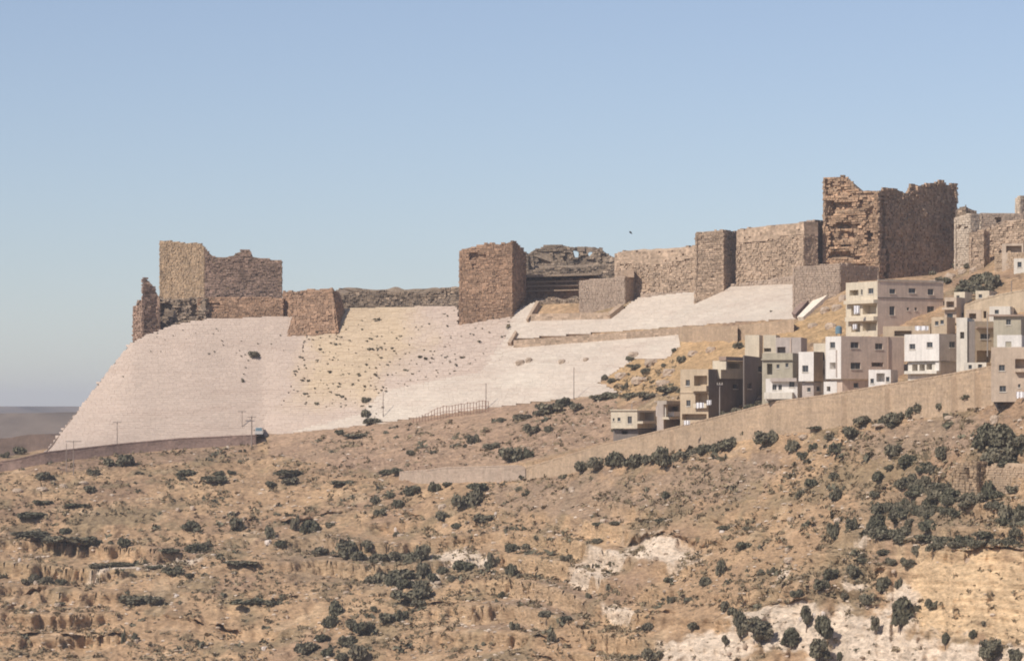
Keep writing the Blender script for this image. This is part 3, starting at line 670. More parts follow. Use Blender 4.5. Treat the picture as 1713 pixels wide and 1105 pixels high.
# ---- great keep
tower('keep', 'massive ruined keep with broken sunlit front and dark right side', 'castle keep', GT, 1377, 1469, 1601, 466, 22, 42,
      [(1377, 300), (1380, 294), (1390, 296), (1400, 297), (1410, 295), (1418, 299), (1426, 306), (1432, 315), (1440, 321), (1450, 321), (1462, 319), (1469, 319)],
      [(1469, 319), (1473, 322), (1480, 319), (1484, 316), (1492, 316), (1500, 318), (1524, 322), (1526, 312), (1528, 306), (1532, 306), (1540, 309), (1548, 306), (1560, 304), (1580, 304), (1592, 307), (1601, 308)], M['donjon'], dY=22, course=.42, rough=.75, ragged=.7, edge_mat={0: M['donjonlit']}, 
      depthL=[(1383, 1394, 336, 362, 2.4), (1394, 1428, 337, 352, 1.2), (1437, 1446, 335, 348, 1.0), (1396, 1422, 371, 382, 1.8), (1422, 1438, 374, 384, 1.3), (1404, 1430, 386, 402, 1.1), (1448, 1457, 386, 404, 1.5),
              (1406, 1424, 407, 411, 1.0), (1388, 1420, 421, 431, 1.7), (1420, 1438, 426, 434, 1.1), (1388, 1398, 378, 412, 1.0), (1390, 1396, 305, 315, .8), (1408, 1414, 302, 309, .8), (1420, 1424, 318, 330, .7), (1400, 1425, 316, 324, .6), (1448, 1462, 350, 362, .7), (1406, 1450, 440, 447, 1.2), (1380, 1384, 300, 380, .9), (1425, 1465, 322, 326, .5)],
      depthR=[(1475, 1482, 326, 415, 1.0), (1481, 1488, 418, 466, 1.8), (1527, 1534, 306, 318, .5)], miss=.012)
g = Geo()
for (x0, x1, y) in ((1384, 1438, 364), (1386, 1432, 368), (1396, 1450, 413), (1400, 1456, 430)):
    pass
# ---- low step walls on the paved slope, sloping gutter wall
def step_wall(name, label, x0, y0, x1, y1, hgt, thick, mat, out=1.2):
    n = max(3, int((x1 - x0) / 9)); pts_ = []
    for i in range(n + 1):
        x = x0 + (x1 - x0) * i / n; y = y0 + (y1 - y0) * i / n; pts_.append(W(x, y, float(Yb(x, y + hgt)) - out))
    root = empty(name, tuple(pts_[0]), label, 'retaining wall', 'low step walls on the paved slope')
    hz = hgt * K * pts_[0].y; up = Vector((0, 0, 1)); bk = Vector((0, thick, 0)); dn = Vector((0, .08, -hz - 1.6)); g = Geo(); st = Geo()
    for a, b in zip(pts_, pts_[1:]):
        u = Vector((0, .06, -.03)); g.hexa([a + dn, b + dn, b + dn + bk, a + dn + bk, a + u, b + u, b + bk + u, a + bk + u], (.6, .5, 0))
        z = -hz - 1.5; L = (b - a).length; m = max(1, int(L / .9))
        while z < 0:
            h = min(.4, -z)
            o_ = random.uniform(0, .4)
            for k in range(m + 1):
                f0_, f1_ = max(0, (k - o_) / m), min(1, (k + 1 - o_) / m)
                if f1_ - f0_ < .1: continue
                p = a.lerp(b, f0_) + up * z; q = a.lerp(b, f1_) + up * z; e = Vector((0, random.uniform(0, .05), 0)); i_ = Vector((0, .3, 0))
                st.hexa([p - e, q - e, q + i_, p + i_, p + up * h - e, q + up * h - e, q + up * h + i_, p + up * h + i_], (min(1, max(0, random.gauss(.5, .2))), random.random(), 0))
            z += .42
    g.build('wall_body', mat, root); tag(st.build('facing_stones', mat, root), kind='stuff'); return root
step_wall('step_wall', 'upper low step wall crossing the paved slope below the gate block', 888, 525, 1018, 522, 9, 5, M['pink'], .7)
step_wall('step_wall', 'long lower step wall crossing the middle of the paved slope', 859, 569, 1138, 548, 10, 5, M['pink'], .7)
step_wall('step_wall', 'tall brown step wall above the rocky ground and the rooftops', 1137, 546, 1234, 545, 24, 5, M['retain'], .9)
step_wall('step_wall', 'brown step wall ending at the slanting gutter', 1236, 544, 1328, 534, 20, 5, M['retain'], .9)
def slab(name, label, cat, quad, off, th, mat):
    P = [Vector(P3(np.array(float(x)), np.array(float(y)), off)) for x, y in quad]
    g = Geo(); n = (P[1] - P[0]).cross(P[3] - P[0]).normalized(); n = -n if n.y > 0 else n
    g.hexa([p - n * 1.5 for p in P] + [p + n * th for p in P]); return tag(g.build(name, mat), label, cat, 'slanting stone copings')
slab('stone_coping', 'dark slanting coping at the right edge of the paved slope', 'coping', [(1372, 481), (1327, 530), (1333, 533), (1379, 483)], -.6, .9, M['roadwall'])
slab('stone_coping', 'pale slanting stone strip beside the gutter below the keep platform', 'coping', [(1382, 484), (1335, 534), (1345, 534), (1398, 486)], -.8, .5, M['glaciswhite'])
slab('stone_coping', 'short slanting edge at the left end of the upper step wall', 'coping', [(898, 506), (881, 537), (884, 538), (903, 507)], -.5, .5, M['pink'])
slab('stone_coping', 'short dark slanting edge at the left end of the lower step wall', 'coping', [(863, 556), (850, 577), (856, 577), (866, 558)], -.5, .6, M['pink'])
slab('stone_coping', 'slanting edge at the right end of the upper step wall', 'coping', [(1036, 513), (1015, 531), (1021, 532), (1044, 514)], -.5, .7, M['pink'])

# ---- the built-up rock and houses right of the keep
tower('old_house', 'tall narrow stone house with two slit windows right of the keep', 'house', None, 1596, 1624, 1642, 448, 18, 60,
      [(1596, 364), (1624, 357)], [(1624, 357), (1642, 358)], M['ashlar'], dY=3, rough=.12, ragged=.08, course=.4, depthL=[(1602, 1606, 373, 387, .8), (1613, 1617, 370, 384, .8)])
tower('roof_hut', 'small hut with sloping roof on the skyline right of the keep', 'hut', None, 1598, 1616, 1634, 380, 20, 60, [(1598, 352), (1607, 346), (1616, 345)], [(1616, 345), (1634, 353)], M['rubble'], dY=16, rough=.3, ragged=.2)
curtain('old_house', 'long grey stone house on the skyline with two dark windows', 1640, 606, 1712, 606, 400, [(1640, 356), (1700, 357), (1712, 358)], M['restored'], 6., cat='house', group=None, rough=.12, ragged=.1, depth=[(1640, 1646, 365, 382, 1.0), (1665, 1674, 364, 374, 1.0)])
tower('buttress_wall', 'stone buttress with sharp corner below the long grey house', 'castle wall', GW, 1621, 1646, 1656, 452, 14, 40, [(1621, 389), (1646, 384)], [(1646, 384), (1656, 388)], M['pink'], dY=1.5, rough=.25, ragged=.15)
curtain('rubble_wall', 'sunlit rubble wall climbing to the tower house at the edge', 1650, 600, 1740, 590, 450, [(1650, 382), (1665, 378), (1690, 372), (1705, 366), (1740, 362)], M['pink'], 5., rough=.5, ragged=.3)
tower('tower_house', 'cream tower house cut by the right edge of the picture', 'house', None, 1698, 1706, 1740, 390, 30, 60, [(1698, 332), (1706, 327)], [(1706, 327), (1740, 327)], M['ashlar'], dY=6, rough=.05, ragged=.05, course=.4, depthR=[(1711, 1715, 336, 352, .8)])
curtain('stone_house', 'tan stone house front low on the right skyline group', 1664, 588, 1740, 584, 455, [(1664, 424), (1690, 422), (1740, 421)], M['retain'], 5., cat='house', group=None, rough=.2, ragged=.15, depth=[(1667, 1671, 441, 447, .8)])

# ------------------------------------------------------------------ retaining walls and road
def long_wall(name, label, tops, bots, mat, out=.9, thick=1.0, buttress=(), weeps=(), course=.4, blen=(.5, 1.3)):
    t0 = W(tops[0][0], tops[0][1], float(Yb(tops[0][0], bots[0][1])) - out)
    root = empty(name, tuple(t0), label, 'retaining wall', 'long retaining walls'); body = Geo(); st = Geo()
    xs = np.arange(tops[0][0], tops[-1][0] + 1, 8.)
    xs = np.append(xs, tops[-1][0]) if xs[-1] < tops[-1][0] - 1 else xs
    ty = np.interp(xs, [a[0] for a in tops], [a[1] for a in tops]); by = np.interp(xs, [a[0] for a in bots], [a[1] for a in bots])
    YY = Yb(xs, by) - out
    T_ = [W(x, y, Y) for x, y, Y in zip(xs, ty, YY)]; B_ = [W(x, y + 12, Y - .3) for x, y, Y in zip(xs, by, YY)]
    bk = Vector((0, thick, 0))
    for i in range(len(xs) - 1):
        a, b, c, d = B_[i], B_[i + 1], T_[i + 1], T_[i]
        body.hexa([a, b, b + bk, a + bk, d, c, c + bk, d + bk], (.4, .5, 0))
        # coping stone
        st.hexa([d + Vector((.03, -.12, .0)), c + Vector((-.03, -.12, .0)), c + bk + Vector((-.03, .1, 0)), d + bk + Vector((.03, .1, 0)), d + Vector((.03, -.12, .22)), c + Vector((-.03, -.12, .22)), c + bk + Vector((-.03, .1, .22)), d + bk + Vector((.03, .1, .22))], (.85, random.random(), 0))
    tz_ = np.array([p.z for p in T_]); bz_ = np.array([p.z for p in B_]); ty_ = np.array([p.y for p in T_]); wx = np.array([p.x for p in T_]); z = float(bz_.min())
    while z < tz_.max():
        x = wx[0] + random.uniform(-1, 0)
        while x < wx[-1]:
            l = random.uniform(*blen); xa, xb5 = max(x, wx[0]), min(x + l, wx[-1]); x += l
            if xb5 - xa < .2: continue
            xm = (xa + xb5) / 2; zt_, zb5 = np.interp(xm, wx, tz_), np.interp(xm, wx, bz_)
            if not (zb5 < z and z + course * .8 < zt_): continue
            ya, yb6 = np.interp(xa, wx, ty_) - .3 * (zt_ - z) / 6, np.interp(xb5, wx, ty_) - .3 * (zt_ - z) / 6; Ym = (ya + yb6) / 2
            pxm, pym = xm / (K * Ym) + FW / 2, HZ - (z + course / 2) / (K * Ym)
            if any(abs(px_ - pxm) < 4 and abs(pym - py_) < 3.2 for px_, py_ in weeps): continue
            e = random.uniform(.02, .07); h = course - .02
            st.hexa([(xa + .01, ya - e, z), (xb5 - .01, yb6 - e, z), (xb5 - .01, yb6 + .2, z), (xa + .01, ya + .2, z), (xa + .01, ya - e, z + h), (xb5 - .01, yb6 - e, z + h), (xb5 - .01, yb6 + .2, z + h), (xa + .01, ya + .2, z + h)], (min(1, max(0, random.gauss(.5, .2))), random.random(), 0))
        z += course
    body.build('wall_body', mat, root); tag(st.build('facing_stones', mat, root), kind='stuff')
    for bx in buttress:
        g = Geo(); y0 = float(np.interp(bx, [a[0] for a in tops], [a[1] for a in tops])); y1 = float(np.interp(bx, [a[0] for a in bots], [a[1] for a in bots])); Y = float(Yb(bx, y1)) - out
        p = W(bx, y0 + 5, Y); q = W(bx, y1 + 8, Y)
        g.hexa([(q.x - .5, q.y - .9, q.z), (q.x + .5, q.y - .9, q.z), (q.x + .5, q.y + .5, q.z), (q.x - .5, q.y + .5, q.z), (p.x - .5, p.y - .35, p.z), (p.x + .5, p.y - .35, p.z), (p.x + .5, p.y + .5, p.z), (p.x - .5, p.y + .5, p.z)])
        g.build('buttress', mat, root)
    return root
long_wall('retaining_wall', 'long tan retaining wall under the row of village houses', [(880, 783), (1018, 742), (1060, 732), (1130, 715), (1200, 698), (1300, 672), (1380, 662), (1450, 650), (1560, 632), (1662, 613)],
          [(880, 798), (940, 788), (1030, 768), (1130, 748), (1250, 728), (1350, 715), (1460, 697), (1560, 691), (1662, 668)], M['retain'], buttress=(1125, 1413, 1486, 1597, 1636), weeps=((1444, 656), (1451, 655), (1466, 654), (1394, 663), (1262, 691), (1272, 690), (1184, 708), (1547, 646), (1574, 635), (1640, 622), (1625, 626)))
long_wall('retaining_wall', 'low pale retaining wall continuing down to the left in the scrub', [(668, 790), (716, 787), (740, 783), (870, 779), (879, 783)], [(668, 800), (716, 804), (860, 798), (879, 797)], M['restored'], buttress=(835,))
long_wall('road_wall', 'dark low wall along the road at the foot of the paved slope', [(-60, 782), (30, 768), (75, 757), (200, 743), (300, 734), (428, 728)], [(-60, 794), (30, 782), (75, 772), (200, 757), (300, 748), (428, 740)], M['roadwall'], out=1.2)
g = Geo(); xs = np.arange(-60, 445, 8.)
yy = np.interp(xs, LA[0], LA[1])
for a, b, ya, yb2 in zip(xs, xs[1:], yy, yy[1:]):
    p = W(a, ya + 1.5, float(Yb(a, ya)) + 1.5); q = W(b, yb2 + 1.5, float(Yb(b, yb2)) + 1.5); k = Vector((0, -7.6, 0)); g.quad(p, q, q + k, p + k)
tag(g.build('road', M['asphalt']), kind='structure')
long_wall('retaining_wall', 'tan terrace wall above the roof terraces right of the dark bush', [(1614, 512), (1640, 502), (1675, 493), (1760, 478)], [(1614, 530), (1640, 528), (1675, 524), (1760, 515)], M['tanplaster'], out=2.)

# ------------------------------------------------------------------ village houses
HG = 'houses of the village'
def holes_wall(g, A, B, zb, zt, holes, n, deep):
    ss = sorted(set([0., 1.] + [h[0] for h in holes] + [h[1] for h in holes])); zz = sorted(set([zb, zt] + [h[2] for h in holes] + [h[3] for h in holes]))
    P = lambda s, z, d=0: (A.x + (B.x - A.x) * s - n.x * d, A.y + (B.y - A.y) * s - n.y * d, z)
    for a, b in zip(ss, ss[1:]):
        for c, d in zip(zz, zz[1:]):
            sm_, zm = (a + b) / 2, (c + d) / 2
            if any(h[0] < sm_ < h[1] and h[2] < zm < h[3] for h in holes): continue
            g.quad(P(a, c), P(b, c), P(b, d), P(a, d))
    for h in holes:
        s0, s1, z0, z1, ty = h; d = 1.6 if ty in 'l' else .3
        g.quad(P(s0, z0), P(s0, z1), P(s0, z1, d), P(s0, z0, d)); g.quad(P(s1, z0, d), P(s1, z1, d), P(s1, z1), P(s1, z0))
        g.quad(P(s0, z0, d), P(s1, z0, d), P(s1, z0), P(s0, z0)); g.quad(P(s0, z1), P(s1, z1), P(s1, z1, d), P(s0, z1, d))
        if ty == 'l': g.quad(P(s0, z0, d), P(s1, z0, d), P(s1, z1, d), P(s0, z1, d))
    return P
def house(name, label, pxL, pxN, pxR, base, top, al, matL, winL=(), winR=(), boxes=(), Y=None, cat='house', matR=None, foot=5., parapet=.35, group=HG):
    if not Y:
        Y = float(Yb(pxN, base)) - .6; yw = float(np.interp(pxN, LB[0], LB[1]))
        if abs(base - yw) < 26: Y = float(np.interp(pxN, LB[0], LB[2])) + 2.5
    L, N, R, Q = tower_pts(pxL, pxN, pxR, Y, al, al)
    zb = zof(base, Y) - foot; zt = zof(top, Y)
    root = empty(name, (N.x, N.y, zof(base, Y)), label, cat, group)
    c = (L + R) / 2
    walls = Geo(); out = []
    for (A, B, wins, fi) in ((L, N, winL, 0), (N, R, winR, 1), (R, Q, (), 2), (Q, L, (), 3)):
        n = Vector((B.y - A.y, A.x - B.x)).normalized()
        if n.dot((A + B) / 2 - c) < 0: n = -n
        hs_ = []
        for wdw in wins:
            x0, y0, x1, y1, ty = wdw; s0, s1 = sorted((s_of(A, B, x0), s_of(A, B, x1))); sm_ = (s0 + s1) / 2
            s0 = max(.01, s0); s1 = min(.99, s1)
            hs_.append((s0, s1, z_at(A, B, sm_, y1), z_at(A, B, sm_, y0), ty))
        tgt = walls if not (matR and fi == 1) else Geo()
        holes_wall(tgt, A, B, zb, zt, hs_, n, .3)
        if tgt is not walls: tgt.build('wall', matR, root)
        # parapet inner face and coping
        i2 = Vector((c.x, c.y)); a2 = A + (i2 - A).normalized() * .35; b2 = B + (i2 - B).normalized() * .35
        walls.quad((A.x, A.y, zt), (B.x, B.y, zt), (b2.x, b2.y, zt), (a2.x, a2.y, zt)); walls.quad((a2.x, a2.y, zt), (b2.x, b2.y, zt), (b2.x, b2.y, zt - parapet), (a2.x, a2.y, zt - parapet))
        for s0, s1, z0, z1, ty in hs_:
            if ty not in 'wsd': continue
            u_ = (B - A); Pf = lambda s, z, d: (A.x + u_.x * s - n.x * d, A.y + u_.y * s - n.y * d, z)
            L_ = u_.length; f = Geo(); t_ = .07; ts = t_ / L_
            def bar(sa, sb, za, zb2, d0=.14, d1=.22): f.hexa([Pf(sa, za, d0), Pf(sb, za, d0), Pf(sb, za, d1), Pf(sa, za, d1), Pf(sa, zb2, d0), Pf(sb, zb2, d0), Pf(sb, zb2, d1), Pf(sa, zb2, d1)])
            bar(s0, s0 + ts, z0, z1); bar(s1 - ts, s1, z0, z1); bar(s0 + ts, s1 - ts, z0, z0 + t_); bar(s0 + ts, s1 - ts, z1 - t_, z1)
            if ty == 'w': bar((s0 + s1) / 2 - ts / 2, (s0 + s1) / 2 + ts / 2, z0 + t_, z1 - t_)
            wo_ = f.build('window' if ty != 'd' else 'door', M['frame'], root)
            gp = Geo(); gp.hexa([Pf(s0 + ts, z0 + t_, .17), Pf(s1 - ts, z0 + t_, .17), Pf(s1 - ts, z0 + t_, .19), Pf(s0 + ts, z0 + t_, .19), Pf(s0 + ts, z1 - t_, .17), Pf(s1 - ts, z1 - t_, .17), Pf(s1 - ts, z1 - t_, .19), Pf(s0 + ts, z1 - t_, .19)])
            gp.build('pane' if ty != 'd' else 'door_leaf', M['glass'] if ty != 'd' else M['door'], wo_)
            sl = Geo(); sl.hexa([Pf(s0 - ts, z0 - .12, -.1), Pf(s1 + ts, z0 - .12, -.1), Pf(s1 + ts, z0 - .12, .13), Pf(s0 - ts, z0 - .12, .13), Pf(s0 - ts, z0 - .003, -.1), Pf(s1 + ts, z0 - .003, -.1), Pf(s1 + ts, z0 - .003, .13), Pf(s0 - ts, z0 - .003, .13)])
            sl.build('sill', M['offwhite'], wo_)
    walls.build('wall', matL, root)
    r = Geo(); zr = zt - parapet; r.quad((L.x, L.y, zr), (N.x, N.y, zr), (R.x, R.y, zr), (Q.x, Q.y, zr)); r.build('roof', M['roofc'], root)
    for nm, face, x0, y0, x1, y1, outd, mt in boxes:
        A, B = (L, N) if face == 'L' else (N, R); n = Vector((B.y - A.y, A.x - B.x)).normalized(); n = -n if n.dot((A + B) / 2 - c) < 0 else n
        s0, s1 = sorted((s_of(A, B, x0), s_of(A, B, x1))); sm_ = (s0 + s1) / 2; z0, z1 = z_at(A, B, sm_, y1), z_at(A, B, sm_, y0)
        Pf = lambda s, z, d: (A.x + (B.x - A.x) * s + n.x * d, A.y + (B.y - A.y) * s + n.y * d, z)
        g = Geo(); g.hexa([Pf(s0, z0, -.05), Pf(s1, z0, -.05), Pf(s1, z0, outd), Pf(s0, z0, outd), Pf(s0, z1, -.05), Pf(s1, z1, -.05), Pf(s1, z1, outd), Pf(s0, z1, outd)])
        g.build(nm, M[mt], root)
    return root, (L, N, R, Q, Y)

house('village_house', 'small low cream house at the left end of the row', 1022, 1066, 1098, 716, 686, 18, M['cream'],
      winL=[(1025, 699, 1028, 704, 's'), (1033, 698, 1038, 704, 's'), (1050, 696, 1057, 708, 'w')], winR=[(1070, 689, 1094, 703, 'l')],
      boxes=[('balcony', 'R', 1066, 704, 1092, 708, 1.0, 'cream'), ('eave', 'L', 1021, 684.5, 1067, 686.5, .25, 'cream')], foot=.02, Y=float(np.interp(1066, LB[0], LB[2])) + 1.5)
house('ground_floor_house', 'dark shaded ground floor under the small low cream house', 1026, 1068, 1100, 728, 717.5, 18, M['dark_and_shade'], foot=2.6, winL=[(1040, 720, 1050, 726, 'l')], Y=float(np.interp(1066, LB[0], LB[2])) + 2.4)  # shade of the under-storey is put into the dark wall colour
house('village_house', 'low verandah house with white posts beside the tan block', 1099, 1110, 1141, 716, 671, 20, M['greyplaster'],
      winR=[(1112, 679, 1137, 696, 'l')], boxes=[('balcony', 'R', 1108, 697, 1140, 701, 1.4, 'cream'), ('roof_slab', 'R', 1100, 670, 1141, 676, 1.6, 'roofc'), ('post', 'R', 1111, 676, 1114, 697, .3, 'white'), ('post', 'R', 1134, 676, 1137, 697, .3, 'white'), ('railing', 'R', 1116, 688, 1130, 696, 1.2, 'cloth')])
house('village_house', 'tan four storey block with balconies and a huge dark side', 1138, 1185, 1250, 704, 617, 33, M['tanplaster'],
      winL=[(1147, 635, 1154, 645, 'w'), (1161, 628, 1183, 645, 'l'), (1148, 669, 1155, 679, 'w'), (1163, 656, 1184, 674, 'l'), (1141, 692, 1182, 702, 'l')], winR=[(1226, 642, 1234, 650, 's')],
      boxes=[('balcony', 'L', 1160, 645, 1185, 654, .7, 'tanplaster'), ('balcony', 'L', 1163, 675, 1185, 682, .7, 'cream'), ('storey_band', 'L', 1138, 654.5, 1186, 657, .12, 'tanplaster')], matR=M['dark_and_shade'])  # shade on the right wall is painted in as a darker plaster
house('village_house', 'tall dark extension behind the tan four storey block', 1243, 1245, 1282, 690, 594, 12, M['dark_and_shade'], winR=[(1268, 612, 1275, 622, 's'), (1250, 640, 1257, 650, 's')])  # extension coloured dark to carry on the painted shade of the block
house('roof_hut', 'cream posts and sloping sheet roof on the tan block roof', 1192, 1206, 1244, 618, 603, 30, M['cream'], winR=[(1212, 607, 1238, 616, 'l')], cat='hut', foot=1.5,
      Y=float(Yb(1185, 704)) + 5, boxes=[('sheet_roof', 'R', 1203, 597, 1246, 603, 1.3, 'sheet'), ('post', 'R', 1204, 603, 1206, 618, 1.2, 'cream')])
house('village_house', 'pair of plain cream blocks under the brown step wall', 1246, 1270, 1276, 640, 560, 12, M['cream'])
house('village_house', 'plain cream block right of a narrow dark gap', 1277, 1298, 1305, 640, 560, 12, M['cream'], winL=[(1278, 582, 1290, 588, 'l')])
house('village_house', 'flat grey block with a dark garage opening behind the olive house', 1298, 1340, 1350, 640, 564, 14, M['greyplaster'], winL=[(1300, 580, 1314, 590, 'l')], boxes=[('drain_pipe', 'L', 1322, 566, 1323.5, 600, .15, 'brownplaster')])
house('village_house', 'olive grey house with two small windows and white balcony', 1275, 1326, 1336, 660, 590, 15, M['olive'],
      winL=[(1299, 609, 1304, 616, 's'), (1314, 607, 1319, 614, 's'), (1283, 608, 1292, 626, 'l')], boxes=[('eave', 'L', 1274, 600, 1327, 602, .4, 'olive')])
house('village_house', 'white ground floor with arcade under the olive grey house', 1281, 1334, 1342, 664, 633, 15, M['white'], Y=float(np.interp(1330, LB[0], LB[2])) + 1.2,
      winL=[(1292, 643, 1299, 652, 'w'), (1302, 643, 1308, 652, 'w'), (1320, 637, 1329, 647, 'w')], boxes=[('terrace_wall', 'L', 1281, 656, 1328, 667, 1.6, 'offwhite'), ('roof_slab', 'L', 1290, 632, 1334, 638, .8, 'greyplaster')], foot=.6)
Y6 = float(np.interp(1360, LB[0], LB[2])) + 1.5
house('village_house', 'narrow white block with one window and a tan right side', 1336, 1361, 1377, 637, 588, 40, M['white'], Y=Y6, foot=.02, winL=[(1342, 611, 1352, 622, 'w')], matR=M['ochre'])
house('ground_floor_house', 'shaded ground floor under the narrow white block', 1342, 1361, 1384, 660, 638.5, 40, M['greyplaster'], Y=Y6 + .9, foot=2, winL=[(1350, 648, 1356, 655, 's')], winR=[(1366, 646, 1372, 654, 's')])  # darker grey wall colour stands in for the shade below the block
house('village_house', 'cream stair wing left of the tall white house', 1361, 1383, 1390, 645, 574, 16, M['cream'], winL=[(1375, 589, 1379, 603, 's'), (1371, 616, 1379, 626, 'l')], Y=float(np.interp(1404, LB[0], LB[2])) + 9)
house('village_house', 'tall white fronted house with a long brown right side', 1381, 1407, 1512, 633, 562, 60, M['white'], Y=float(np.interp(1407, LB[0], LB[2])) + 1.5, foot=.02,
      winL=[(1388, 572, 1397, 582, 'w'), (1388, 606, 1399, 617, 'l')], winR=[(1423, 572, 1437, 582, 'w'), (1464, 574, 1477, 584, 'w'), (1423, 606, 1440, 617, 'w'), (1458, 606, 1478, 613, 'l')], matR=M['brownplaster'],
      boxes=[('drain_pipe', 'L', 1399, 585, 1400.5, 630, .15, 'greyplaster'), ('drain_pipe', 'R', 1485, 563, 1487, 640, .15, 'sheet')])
house('ground_floor_house', 'brown ground floor under the long side of the tall house', 1388, 1409, 1513, 655, 634.5, 60, M['brownplaster'], Y=float(np.interp(1407, LB[0], LB[2])) + 2.2, foot=2, winR=[(1428, 640, 1436, 648, 's')])
house('village_house', 'small white building with two openings at the wall edge', 1378, 1400, 1416, 657, 638, 24, M['white'], winL=[(1383, 646, 1389, 654, 'l')], foot=1.5)
house('white_shed', 'white shed with a grey doorway on top of the retaining wall', 1453, 1490, 1502, 645, 618, 22, M['white'], winL=[(1456, 633, 1462, 641, 's'), (1466, 624, 1480, 638, 'l'), (1482, 630, 1488, 638, 's')], cat='shed', foot=1.5)
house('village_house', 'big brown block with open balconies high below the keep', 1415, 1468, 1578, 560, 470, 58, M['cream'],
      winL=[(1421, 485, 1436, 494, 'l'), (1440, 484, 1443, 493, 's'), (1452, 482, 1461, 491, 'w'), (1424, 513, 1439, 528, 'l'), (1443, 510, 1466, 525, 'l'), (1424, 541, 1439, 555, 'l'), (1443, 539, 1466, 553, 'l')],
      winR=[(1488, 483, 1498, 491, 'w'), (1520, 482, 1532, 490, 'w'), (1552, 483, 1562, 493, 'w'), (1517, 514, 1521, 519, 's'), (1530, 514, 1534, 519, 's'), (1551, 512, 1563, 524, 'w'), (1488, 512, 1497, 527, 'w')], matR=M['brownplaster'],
      boxes=[('balcony', 'L', 1418, 502, 1468, 508, .9, 'cream'), ('balcony', 'L', 1420, 530, 1468, 537, .9, 'cream'), ('roof_coping', 'R', 1468, 468.5, 1578, 471, .15, 'roofc'), ('storey_band', 'R', 1468, 498, 1578, 499.5, .1, 'dark_and_shade')])
house('village_house', 'flat cream roof terrace between the brown block and white house', 1477, 1556, 1566, 575, 545, 10, M['tanplaster'], winL=[(1496, 553, 1525, 562, 'l')])
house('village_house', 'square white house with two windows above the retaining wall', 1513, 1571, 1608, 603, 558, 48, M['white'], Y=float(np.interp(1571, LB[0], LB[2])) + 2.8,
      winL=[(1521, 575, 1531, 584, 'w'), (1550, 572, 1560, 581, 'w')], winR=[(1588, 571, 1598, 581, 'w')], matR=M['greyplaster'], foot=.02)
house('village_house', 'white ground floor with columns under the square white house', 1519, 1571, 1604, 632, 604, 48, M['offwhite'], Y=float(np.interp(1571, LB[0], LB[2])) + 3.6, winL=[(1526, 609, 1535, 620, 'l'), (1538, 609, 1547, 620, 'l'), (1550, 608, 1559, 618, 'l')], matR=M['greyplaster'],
      boxes=[('column', 'L', 1576 - 9, 602, 1573, 622, .3, 'white'), ('terrace_wall', 'L', 1519, 620, 1573, 625, .9, 'offwhite')], foot=2)
house('village_house', 'white faced roof terrace house behind the square white house', 1600, 1618, 1630, 600, 531, 14, M['offwhite'], winL=[(1606, 555, 1613, 566, 'l')])
house('village_house', 'brown house with a dark tall stairwell and green window', 1618, 1631, 1668, 625, 537, 66, M['dark_and_shade'], winR=[(1640, 558, 1656, 567, 'w'), (1634, 586, 1660, 606, 'l')], matR=M['tanplaster'], boxes=[('eave', 'R', 1632, 547, 1668, 549, .5, 'sheet')])
house('village_house', 'olive roofed house with one window near the right edge', 1662, 1708, 1730, 600, 527, 14, M['olive'], winL=[(1683, 534, 1691, 543, 'w')], boxes=[('eave', 'L', 1652, 526, 1712, 529, .5, 'sheet')])
house('village_house', 'low white house above the big beige block', 1668, 1709, 1730, 600, 560, 14, M['white'], winL=[(1682, 571, 1692, 580, 'l')])
house('village_house', 'small white house high on the right beside a pole', 1690, 1712, 1740, 512, 496, 20, M['white'], winL=[(1703, 500, 1708, 506, 's')], foot=2)
house('village_house', 'stone house with an open roof terrace on the upper right', 1642, 1666, 1700, 540, 515, 20, M['tanplaster'], winL=[(1645, 520, 1650, 532, 'l')])
house('village_house', 'large beige block cut by the picture edge with dark cellar', 1658, 1745, 1770, 672, 580, 12, M['beige'],
      winL=[(1671, 610, 1681, 620, 'w'), (1672, 645, 1683, 655, 'w'), (1698, 600, 1735, 616, 'l'), (1703, 642, 1707, 648, 's')], Y=474, boxes=[('balcony', 'L', 1698, 617, 1744, 622, .8, 'beige')], foot=-.02, matR=M['beige'])
house('village_house', 'pinkish terraced house with shaded balcony behind the brown block', 1580, 1600, 1614, 550, 497, 30, M['beige'], winL=[(1583, 504, 1596, 514, 'l'), (1584, 524, 1594, 534, 's')], Y=float(Yb(1600, 540)) + 1, boxes=[('balcony', 'L', 1579, 514, 1600, 518, .9, 'beige')])
house('village_house', 'low cream house with flat roof above the olive roofed house', 1655, 1690, 1702, 545, 512, 14, M['offwhite'], winL=[(1664, 518, 1671, 525, 's')], Y=float(Yb(1690, 540)) + 1)
house('village_house', 'small tan house half hidden by the green windowed house', 1600, 1626, 1640, 560, 541, 20, M['tanplaster'], winL=[(1606, 546, 1612, 553, 's')], Y=float(Yb(1618, 600)) + 6)
house('village_house', 'white low annex on the wall top left of the beige block', 1612, 1650, 1660, 622, 606, 16, M['offwhite'], winL=[(1620, 610, 1626, 617, 's'), (1636, 609, 1643, 616, 's')], foot=1.2)
house('village_house', 'pale grey house high at the edge with a shaded porch', 1696, 1720, 1740, 460, 432, 20, M['offwhite'], winL=[(1702, 438, 1709, 447, 's')], Y=582, foot=3)
house('village_house', 'tan house with deep shaded roof terrace near the skyline edge', 1676, 1712, 1740, 440, 407, 16, M['beige'], winL=[(1683, 411, 1709, 422, 'l')], Y=586, foot=3)
house('village_house', 'cream flat roofed house on the slope above the terrace wall', 1632, 1655, 1668, 512, 486, 22, M['cream'], winL=[(1637, 492, 1643, 498, 's')], Y=float(Yb(1655, 500)) + 1, foot=2)
